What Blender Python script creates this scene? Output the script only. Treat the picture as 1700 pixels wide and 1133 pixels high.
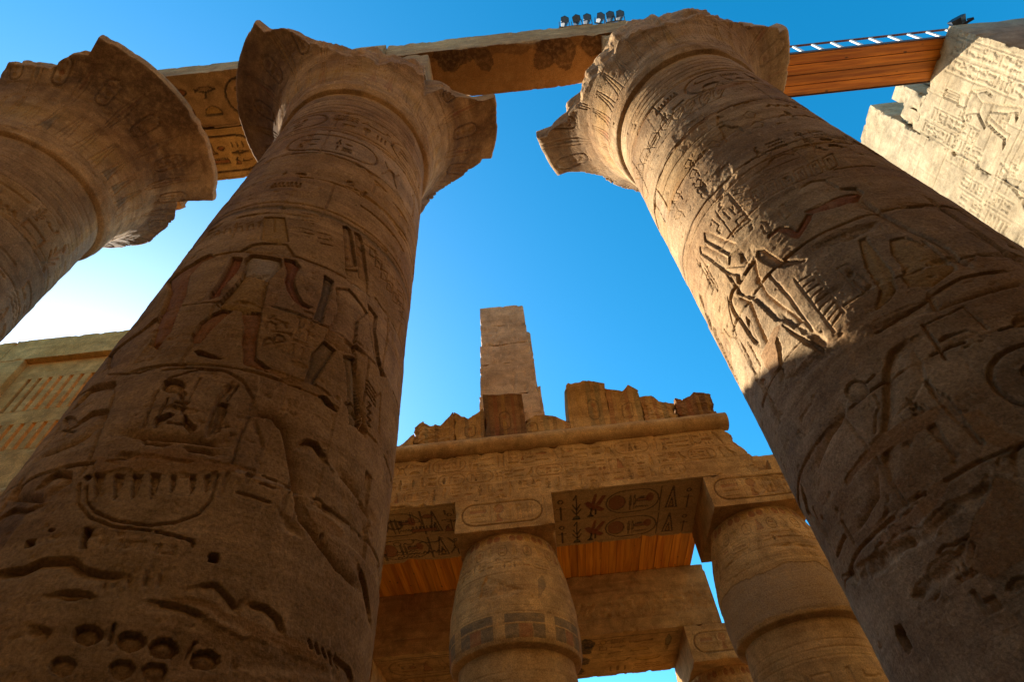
import bpy, math, random
import numpy as np
from mathutils import Matrix, Vector
RAD=math.radians
for o in list(bpy.data.objects): bpy.data.objects.remove(o)
scene=bpy.context.scene
COL=scene.collection
# ------------------------------------------------------------------ camera
yaw,pitch,roll=-0.010056,0.885963,-0.098233
cy,sy,cp,sp=math.cos(yaw),math.sin(yaw),math.cos(pitch),math.sin(pitch)
fw=Vector((sy*cp,cy*cp,sp)); rt=Vector((cy,-sy,0)); up=rt.cross(fw)
c_,s_=math.cos(roll),math.sin(roll)
rt,up=c_*rt+s_*up,-s_*rt+c_*up
cd=bpy.data.cameras.new('camera'); cam=bpy.data.objects.new('camera',cd); COL.objects.link(cam)
cam.matrix_world=Matrix(((rt.x,up.x,-fw.x,0),(rt.y,up.y,-fw.y,0),(rt.z,up.z,-fw.z,1.6),(0,0,0,1)))
cd.sensor_width=36; cd.lens=36*955.03/1700; cd.clip_start=.05; cd.clip_end=6000
scene.camera=cam
# ------------------------------------------------------------------ light
SUN_AZ,SUN_EL=137.5,29.5            # azimuth counted from +X towards +Y
w=bpy.data.worlds.new('World'); scene.world=w; w.use_nodes=True
nt=w.node_tree; nt.nodes.clear()
sky=nt.nodes.new('ShaderNodeTexSky'); sky.sky_type='NISHITA'; sky.sun_disc=False
sky.sun_elevation=RAD(SUN_EL); sky.sun_rotation=RAD(90-SUN_AZ)
sky.altitude=80; sky.air_density=1.0; sky.dust_density=0.6; sky.ozone_density=3.0
bg=nt.nodes.new('ShaderNodeBackground'); bg.inputs['Strength'].default_value=0.132
hs=nt.nodes.new('ShaderNodeHueSaturation'); hs.inputs['Saturation'].default_value=1.38; hs.inputs['Hue'].default_value=.482
ow=nt.nodes.new('ShaderNodeOutputWorld')
nt.links.new(sky.outputs[0],hs.inputs['Color']); nt.links.new(hs.outputs[0],bg.inputs[0]); nt.links.new(bg.outputs[0],ow.inputs[0])
sd=bpy.data.lights.new('sun','SUN'); sd.energy=5.0; sd.angle=RAD(.5); sd.color=(1,.92,.77)
so=bpy.data.objects.new('sun',sd); COL.objects.link(so)
sdir=Vector((math.cos(RAD(SUN_AZ))*math.cos(RAD(SUN_EL)),math.sin(RAD(SUN_AZ))*math.cos(RAD(SUN_EL)),math.sin(RAD(SUN_EL))))
so.rotation_euler=sdir.to_track_quat('Z','Y').to_euler(); so.location=(-30,30,40)
scene.view_settings.view_transform='Standard'; scene.view_settings.look='None'
scene.view_settings.gamma=1; scene.view_settings.exposure=1.32
scene.render.engine='CYCLES'
scene.cycles.max_bounces=8; scene.cycles.diffuse_bounces=5

# ------------------------------------------------------------------ noise
def _h(i,j,k,s):
    with np.errstate(over='ignore'):
        n=(i.astype(np.uint32)*np.uint32(374761393))^(j.astype(np.uint32)*np.uint32(668265263))^(k.astype(np.uint32)*np.uint32(2246822519))^np.uint32((s*3266489917)&0xffffffff)
        n=(n^(n>>np.uint32(13)))*np.uint32(1274126177); n=n^(n>>np.uint32(16))
    return (n&np.uint32(0xffff)).astype(np.float32)/65535.
def vn(x,y,z,s=0):
    xi,yi,zi=np.floor(x),np.floor(y),np.floor(z)
    fx,fy,fz=x-xi,y-yi,z-zi
    fx=fx*fx*(3-2*fx); fy=fy*fy*(3-2*fy); fz=fz*fz*(3-2*fz)
    xi=xi.astype(np.int64); yi=yi.astype(np.int64); zi=zi.astype(np.int64)
    r=0
    for a in (0,1):
        wx=fx if a else 1-fx
        for b in (0,1):
            wy=fy if b else 1-fy
            for c in (0,1):
                r=r+wx*wy*(fz if c else 1-fz)*_h(xi+a,yi+b,zi+c,s)
    return r*2-1
def fbm(P,sc,o=4,s=0,st=(1,1,1)):
    r=0;a=1.;t=0;f=1./sc
    for k in range(o):
        r=r+a*vn(P[...,0]*f*st[0],P[...,1]*f*st[1],P[...,2]*f*st[2],s+k*17); t+=a; a*=.5; f*=2.03
    return r/t

# ------------------------------------------------------------------ relief carving on a (u,v) grid
PIG={'ochre':(.46,.25,.06),'red':(.30,.085,.032),'blue':(.095,.088,.062),'white':(.46,.36,.25),'dark':(.045,.032,.022),'green':(.13,.14,.07),'mortar':(.36,.165,.052),'stain_shade':(.085,.040,.018)}
class Rel:
    def __init__(s,us,vs):
        s.us=np.asarray(us,np.float64); s.vs=np.asarray(vs,np.float64)
        n=(len(vs),len(us)); s.H=np.zeros(n); s.P=np.zeros(n+(4,)); s.R=np.zeros(n); s.M=np.zeros(n)
    def win(s,pts,pad):
        p=np.asarray(pts); a=p.min(0)-pad; b=p.max(0)+pad
        i0,i1=np.searchsorted(s.us,(a[0],b[0])); j0,j1=np.searchsorted(s.vs,(a[1],b[1]))
        if i1<=i0 or j1<=j0: return None
        sl=(slice(j0,j1),slice(i0,i1)); U,V=np.meshgrid(s.us[i0:i1],s.vs[j0:j1]); return sl,U,V
    @staticmethod
    def dseg(U,V,pts,close=False):
        d=np.full(U.shape,1e9); n=len(pts)
        for i in range(n if close else n-1):
            ax,ay=pts[i]; bx,by=pts[(i+1)%n]; ex,ey=bx-ax,by-ay; L=ex*ex+ey*ey+1e-12
            t=np.clip(((U-ax)*ex+(V-ay)*ey)/L,0,1); d=np.minimum(d,(U-ax-t*ex)**2+(V-ay-t*ey)**2)
        return np.sqrt(d)
    @staticmethod
    def inside(U,V,pts):
        r=np.zeros(U.shape,bool); n=len(pts)
        for i in range(n):
            ax,ay=pts[i]; bx,by=pts[(i+1)%n]
            if ay==by: continue
            c=((ay>V)!=(by>V))&(U<(bx-ax)*(V-ay)/(by-ay)+ax); r^=c
        return r
    def paint(s,sl,m,col,a):
        if col is None: return
        c=PIG[col] if isinstance(col,str) else col
        P=s.P[sl]; k=(m*a)[...,None]
        P[...,:3]=np.where(k>0,P[...,:3]*(1-k)+np.array(c)*k,P[...,:3]) if False else (P[...,:3]*P[...,3:]*(1-k)+np.array(c)*k)/np.maximum(P[...,3:]*(1-k)+k,1e-6)
        P[...,3:]=P[...,3:]*(1-k)+k
    def stroke(s,pts,w,d,col=None,a=.6,close=False):
        q=s.win(pts,w*1.3)
        if not q: return
        sl,U,V=q; D=s.dseg(U,V,pts,close); t=np.clip(1.6*(1-D/w),0,1); s.H[sl]=np.minimum(s.H[sl],-d*t**.6)
        s.paint(sl,(t>.15)*1.,col,a)
    def edge(s,pts,w,d):
        '''outline of a sunk figure: a steep cut on the outside, easing back to the surface on the inside of the curve'''
        q=s.win(pts,w*6)
        if not q: return
        sl,U,V=q; best=np.full(U.shape,1e9); sg=np.zeros(U.shape); turn=0.
        for i in range(len(pts)-1):
            ax,ay=pts[i]; bx,by=pts[i+1]; ex,ey=bx-ax,by-ay; L=ex*ex+ey*ey+1e-12
            t=np.clip(((U-ax)*ex+(V-ay)*ey)/L,0,1); D=(U-ax-t*ex)**2+(V-ay-t*ey)**2; c=ex*(V-ay)-ey*(U-ax); m=D<best; best=np.where(m,D,best); sg=np.where(m,c,sg)
            if i: px,py=ax-pts[i-1][0],ay-pts[i-1][1]; turn+=px*ey-py*ex
        D=np.sqrt(best); ins=(sg>0) if turn>=0 else (sg<0)
        a,b=np.array(pts[0]),np.array(pts[-1]); e=np.minimum(np.hypot(U-a[0],V-a[1]),np.hypot(U-b[0],V-b[1])); tp=np.clip(e/(w*3)+.35,0,1)
        h=np.where(ins,np.exp(-D/(w*1.5))*np.clip(1.2-D/(w*6),0,1),np.clip(1.3-D/(w*.55),0,1)); s.H[sl]=np.minimum(s.H[sl],-d*h*tp)
    def poly(s,pts,d,w=.06,col=None,a=.55,flat=.25):
        q=s.win(pts,.02)
        if not q: return
        sl,U,V=q; I=s.inside(U,V,pts)
        if not I.any(): return
        D=s.dseg(U,V,pts,True); s.H[sl]=np.minimum(s.H[sl],np.where(I,-d*((1-flat)*np.exp(-D/w)+flat),0)); s.paint(sl,I*1.,col,a)
    def ell(s,cx,cy,rx,ry,d,w=.05,col=None,a=.55,flat=.25):
        t=np.linspace(0,2*np.pi,25)[:-1]; s.poly([(cx+rx*math.cos(q),cy+ry*math.sin(q)) for q in t],d,w,col,a,flat)
    def ring(s,cx,cy,rx,ry,w,d,col=None,a=.6):
        t=np.linspace(0,2*np.pi,25)[:-1]; s.stroke([(cx+rx*math.cos(q),cy+ry*math.sin(q)) for q in t],w,d,col,a,True)
    def mortar(s,pts,col='mortar',a=.75):
        q=s.win(pts,.06)
        if not q: return
        sl,U,V=q; n=fbm(np.stack([U,V,U*0],-1),.25,3,5)*.05
        I=s.inside(U+n,V+n,pts); s.M[sl]=np.maximum(s.M[sl],I*1.); s.paint(sl,I*1.,col,a)
    def rough(s,pts,amt):
        q=s.win(pts,.15)
        if not q: return
        sl,U,V=q; n=fbm(np.stack([U,V,U*0],-1),.2,3,9)*.08
        I=s.inside(U+n,V-n,pts); D=s.dseg(U,V,pts,True); s.R[sl]=np.maximum(s.R[sl],amt*np.where(I,np.clip(D/.05,.3,1),0))
    def oval(s,x,y,wd,ht,lw,d,col=None,a=.6,vert=True):
        r=min(wd,ht)/2; pts=[]
        if vert:
            for q in np.linspace(0,math.pi,9): pts.append((x+wd/2*math.cos(q),y+ht/2-r+r*math.sin(q)))
            for q in np.linspace(math.pi,2*math.pi,9): pts.append((x+wd/2*math.cos(q),y-ht/2+r+r*math.sin(q)))
        else:
            for q in np.linspace(-math.pi/2,math.pi/2,9): pts.append((x+wd/2-r+r*math.cos(q),y+ht/2*math.sin(q)))
            for q in np.linspace(math.pi/2,1.5*math.pi,9): pts.append((x-wd/2+r+r*math.cos(q),y+ht/2*math.sin(q)))
        s.stroke(pts,lw,d,col,a,True)
# glyphs drawn in a unit square: s stroke(points,width), p polygon, e ellipse, r ring
def arc(cx,cy,rx,ry,a,b,n=9): return [(cx+rx*math.cos(RAD(t)),cy+ry*math.sin(RAD(t))) for t in np.linspace(a,b,n)]
G={
'ankh':[('r',.5,.76,.17,.22,.07,'d'),('s',[(.5,.54),(.5,0)],.07,'d'),('s',[(.2,.46),(.8,.46)],.07,'d')],
'disc':[('e',.5,.5,.42,.42,'red')],
'ring':[('r',.5,.5,.38,.38,.08,None)],
'reed':[('p',[(.42,.3),(.38,.7),(.5,1),(.64,.7),(.6,.3)],'green'),('s',[(.5,.3),(.5,0)],.07,None)],
'reeds':[('p',[(.18,.3),(.15,.7),(.25,1),(.36,.7),(.33,.3)],None),('s',[(.25,.3),(.25,0)],.06,None),('p',[(.66,.3),(.63,.7),(.73,1),(.84,.7),(.81,.3)],None),('s',[(.73,.3),(.73,0)],.06,None)],
'water':[('s',[(i/10.,.5+(.13 if i%2 else -.13)) for i in range(11)],.07,None)],
'waters':[('s',[(i/10.,.2+k+(.07 if i%2 else -.07)) for i in range(11)],.05,None) for k in (0,.3,.6)],
'mouth':[('p',arc(.5,.3,.48,.4,25,155)+arc(.5,.7,.48,.4,205,335),'red')],
'bread':[('p',arc(.5,.25,.4,.5,0,180),'ochre')],
'bird':[('p',[(.1,.95),(.28,1),(.36,.86),(.34,.7),(.6,.55),(.85,.3),(1,.1),(.8,.2),(.6,.25),(.4,.25),(.22,.4),(.18,.65),(.2,.85)],'ochre'),('s',[(.42,.25),(.42,.02),(.3,.02)],.05,None),('s',[(.55,.25),(.55,.02),(.45,.02)],.05,None)],
'owl':[('p',[(.2,1),(.5,1),(.52,.8),(.75,.5),(.9,.1),(.7,.2),(.5,.2),(.3,.3),(.2,.6)],None),('s',[(.45,.2),(.45,0),(.3,0)],.06,None)],
'viper':[('s',[(0,.45),(.15,.55),(.3,.4),(.5,.4),(.7,.4),(.85,.5),(.9,.75),(1,.7)],.07,None)],
'basket':[('p',arc(.5,.65,.48,.5,180,360),'ochre')],
'bee':[('p',[(.2,.45),(.35,.3),(.8,.2),(.95,.3),(.7,.45),(.4,.6),(.25,.7),(.08,.62)],'red'),('p',[(.35,.5),(.5,.95),(.62,1),(.55,.6),(.5,.48)],'red'),('p',[(.5,.48),(.85,.9),(1,.88),(.75,.5),(.6,.42)],'red'),('s',[(.4,.35),(.35,.12)],.05,'d'),('s',[(.55,.3),(.55,.1)],.05,'d'),('p',arc(.35,-.02,.15,.13,0,180),'d')],
'sedge':[('s',[(.5,0),(.5,.95),(.3,.8)],.07,'d'),('s',[(.5,.35),(.2,.6)],.06,'d'),('s',[(.5,.35),(.8,.6)],.06,'d'),('s',[(.5,.15),(.15,.4)],.06,'d'),('s',[(.5,.15),(.85,.4)],.06,'d'),('p',arc(.5,-.05,.25,.14,0,180),'green')],
'give':[('s',[(.15,.05),(.5,1),(.85,.05),(.15,.05)],.06,'d'),('p',[(.35,.08),(.5,.5),(.65,.08)],'ochre')],
'man':[('p',[(.35,1),(.6,1),(.62,.75),(.8,.6),(.85,.3),(1,.1),(.95,0),(.1,0),(.15,.3),(.3,.6),(.35,.75)],'red')],
'god':[('p',[(.35,.8),(.55,.8),(.6,.6),(.75,.5),(.75,.1),(.75,0),(.2,0),(.2,.4),(.32,.6)],'ochre'),('s',[(.42,.8),(.4,1)],.07,None),('s',[(.52,.8),(.53,1)],.07,None)],
'board':[('p',[(.03,.2),(.97,.2),(.97,.5),(.03,.5)],'red')]+[('s',[(x,.5),(x,.75)],.06,None) for x in (.1,.23,.36,.5,.63,.76,.9)],
'house':[('s',[(.4,.15),(.1,.15),(.1,.8),(.9,.8),(.9,.15),(.6,.15)],.07,None)],
'box':[('s',[(.15,.15),(.15,.85),(.85,.85),(.85,.15),(.15,.15)],.07,None),('s',[(.35,.35),(.65,.35)],.07,None)],
'flag':[('s',[(.35,0),(.35,1),(.85,.9),(.35,.75)],.08,None)],
'eye':[('p',arc(.5,.35,.48,.35,20,160)+arc(.5,.7,.48,.3,200,340),None),('s',[(.5,.4),(.4,.1)],.06,None)],
'arm':[('s',[(0,.4),(.7,.4),(.9,.55),(1,.5)],.09,None),('s',[(0,.4),(.05,.7)],.08,None)],
'scarab':[('e',.5,.45,.26,.4,'ochre'),('s',[(.25,.6),(.05,.85)],.05,None),('s',[(.75,.6),(.95,.85)],.05,None),('s',[(.25,.35),(.05,.1)],.05,None),('s',[(.75,.35),(.95,.1)],.05,None)],
'strokes':[('s',[(x,.2),(x,.8)],.07,None) for x in (.2,.5,.8)],
'was':[('s',[(.5,.1),(.5,.85),(.25,1),(.15,.85)],.07,None),('s',[(.5,.1),(.38,0)],.05,None),('s',[(.5,.1),(.62,0)],.05,None)],
'djed':[('s',[(.5,0),(.5,1)],.12,None)]+[('s',[(.25,y),(.75,y)],.05,None) for y in (.6,.72,.84,.96)],
'throne':[('p',[(.2,0),(.2,1),(.4,1),(.4,.5),(.8,.5),(.8,0)],None)],
'foot':[('p',[(.35,1),(.55,1),(.55,.2),(.95,.1),(.95,0),(.3,0)],None)],
'flat':[('p',[(.02,.4),(.98,.4),(.98,.58),(.02,.58)],None)],
'maat':[('p',[(.3,.6),(.5,.6),(.6,.4),(.75,.3),(.75,0),(.15,0),(.25,.35)],'red'),('e',.42,.7,.13,.12,'red'),('s',[(.42,.8),(.55,1),(.62,.9)],.06,None)],
}
TALL=['ankh','reed','reeds','bird','owl','sedge','man','god','flag','was','djed','throne','foot','maat','scarab','give','ring','box']
FLAT=['water','mouth','bread','viper','basket','flat','eye','arm','house','board','strokes','waters']
def glyph(R,name,x,y,w,h,d,col=False,flip=False,a=.6,minw=.0085,line=None):
    def T(p): return (x+w*((1-p[0]) if flip else p[0]),y+h*p[1])
    m=min(w,h)
    def C(c): return None if (not col or c is None) else ('dark' if c=='d' else c)
    for g in G[name]:
        if g[0]=='s': R.stroke([T(p) for p in g[1]],max(g[2]*m,minw),d,(C(g[3]) or line),a)
        elif g[0]=='p': R.poly([T(p) for p in g[1]],d,.35*m,C(g[2]),a,.4); line and R.stroke([T(p) for p in g[1]],minw,d,line,a,True)
        elif g[0]=='e':
            c=T((g[1],g[2])); R.ell(c[0],c[1],g[3]*m,g[4]*m,d,.3*m,C(g[5]),a,.35); line and R.ring(c[0],c[1],g[3]*m,g[4]*m,minw,d,line,a)
        elif g[0]=='r':
            c=T((g[1],g[2])); R.ring(c[0],c[1],g[3]*m,g[4]*m,max(g[5]*m,minw),d,(C(g[6]) or line),a)
def text_row(R,u0,u1,v0,v1,d,rng,col=False,a=.5,gap=.12,minw=.0085,cart=.0,line=None,cw=.75):
    h=v1-v0; x=u0
    while x<u1-h*.35:
        k=rng.random()
        if k<cart and x+2.1*h<u1:
            R.oval(x+h,v0+h/2,2*h,h*.94,max(.03*h,minw),d,line if line else None,a,False)
            text_row(R,x+.25*h,x+1.75*h,v0+.18*h,v1-.18*h,d*.9,rng,col,a,gap,minw,0,line); x+=2.15*h; continue
        if k<.45:
            wd=h*rng.uniform(.45,.62)*cw/.75; glyph(R,rng.choice(TALL),x,v0+.04*h,wd,h*.92,d,col,rng.random()<.3,a,minw,line)
        else:
            wd=h*rng.uniform(.55,.8)*cw/.75; n=rng.choice((2,2,3))
            for i in range(n):
                y0=v0+h*(i/n)+.03*h; hh=h/n*.86
                if rng.random()<.3: glyph(R,rng.choice(TALL),x,y0,wd*.42,hh,d,col,False,a,minw,line); glyph(R,rng.choice(FLAT+['ring','disc']),x+wd*.5,y0,wd*.5,hh,d,col,False,a,minw,line)
                else: glyph(R,rng.choice(FLAT),x,y0,wd,hh,d,col,False,a,minw,line)
        x+=wd+gap*h
def text_col(R,u0,u1,v0,v1,d,rng,col=False,a=.5,minw=.0085,line=None):
    wd=u1-u0; y=v1
    while y>v0+.3*wd:
        if rng.random()<.4:
            h=wd*rng.uniform(.8,1.0); glyph(R,rng.choice(TALL),u0+.02*wd,y-h,wd*.45,h,d,col,False,a,minw,line); glyph(R,rng.choice(TALL),u0+.52*wd,y-h,wd*.45,h,d,col,False,a,minw,line)
        else:
            h=wd*rng.uniform(.35,.5); glyph(R,rng.choice(FLAT),u0+.06*wd,y-h,wd*.88,h,d,col,False,a,minw,line)
        y-=h+.08*wd
def king(R,x,z,h,d,flip=False,col=False,crown=True,a=.5):
    f=-1 if flip else 1
    def t(L): return [(x+f*px*h,z+pz*h) for px,pz in L]
    R.poly(t([(-.17,.0),(-.02,.0),(-.06,.03),(-.10,.05),(-.04,.2),(.0,.38),(-.09,.38),(-.13,.2)]),d,.05,'red' if col else None,a)
    R.poly(t([(.10,.0),(.27,.0),(.22,.03),(.18,.05),(.15,.2),(.10,.38),(.02,.38),(.07,.2),(.10,.06)]),d,.05,'red' if col else None,a)
    R.poly(t([(-.10,.36),(.17,.33),(.10,.46),(.06,.53),(-.06,.53)]),d,.05,'ochre' if col else None,a)
    R.poly(t([(-.06,.53),(.06,.53),(.13,.71),(.10,.74),(-.12,.74),(-.14,.71)]),d,.05,'white' if col else None,a)
    R.poly(t([(-.05,.74),(.06,.74),(.08,.8),(.075,.86),(.0,.89),(-.07,.86),(-.09,.78)]),d,.04,'red' if col else None,a)
    R.poly(t([(.10,.73),(.14,.70),(.22,.60),(.36,.66),(.37,.69),(.22,.65),(.15,.74)]),d,.04,'red' if col else None,a)
    R.poly(t([(-.12,.73),(-.15,.70),(-.2,.55),(-.17,.42),(-.14,.42),(-.16,.55),(-.10,.68)]),d,.04,'red' if col else None,a)
    if crown: R.poly(t([(-.06,.87),(.07,.86),(.05,1.0),(.02,1.06),(-.03,1.04)]),d,.05,None,a)
    else:
        R.poly(t([(-.05,.88),(.0,.88),(.0,1.1),(-.03,1.12),(-.05,1.1)]),d,.04); R.poly(t([(.01,.88),(.06,.88),(.06,1.1),(.03,1.12),(.01,1.1)]),d,.04)
TR={}
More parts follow.
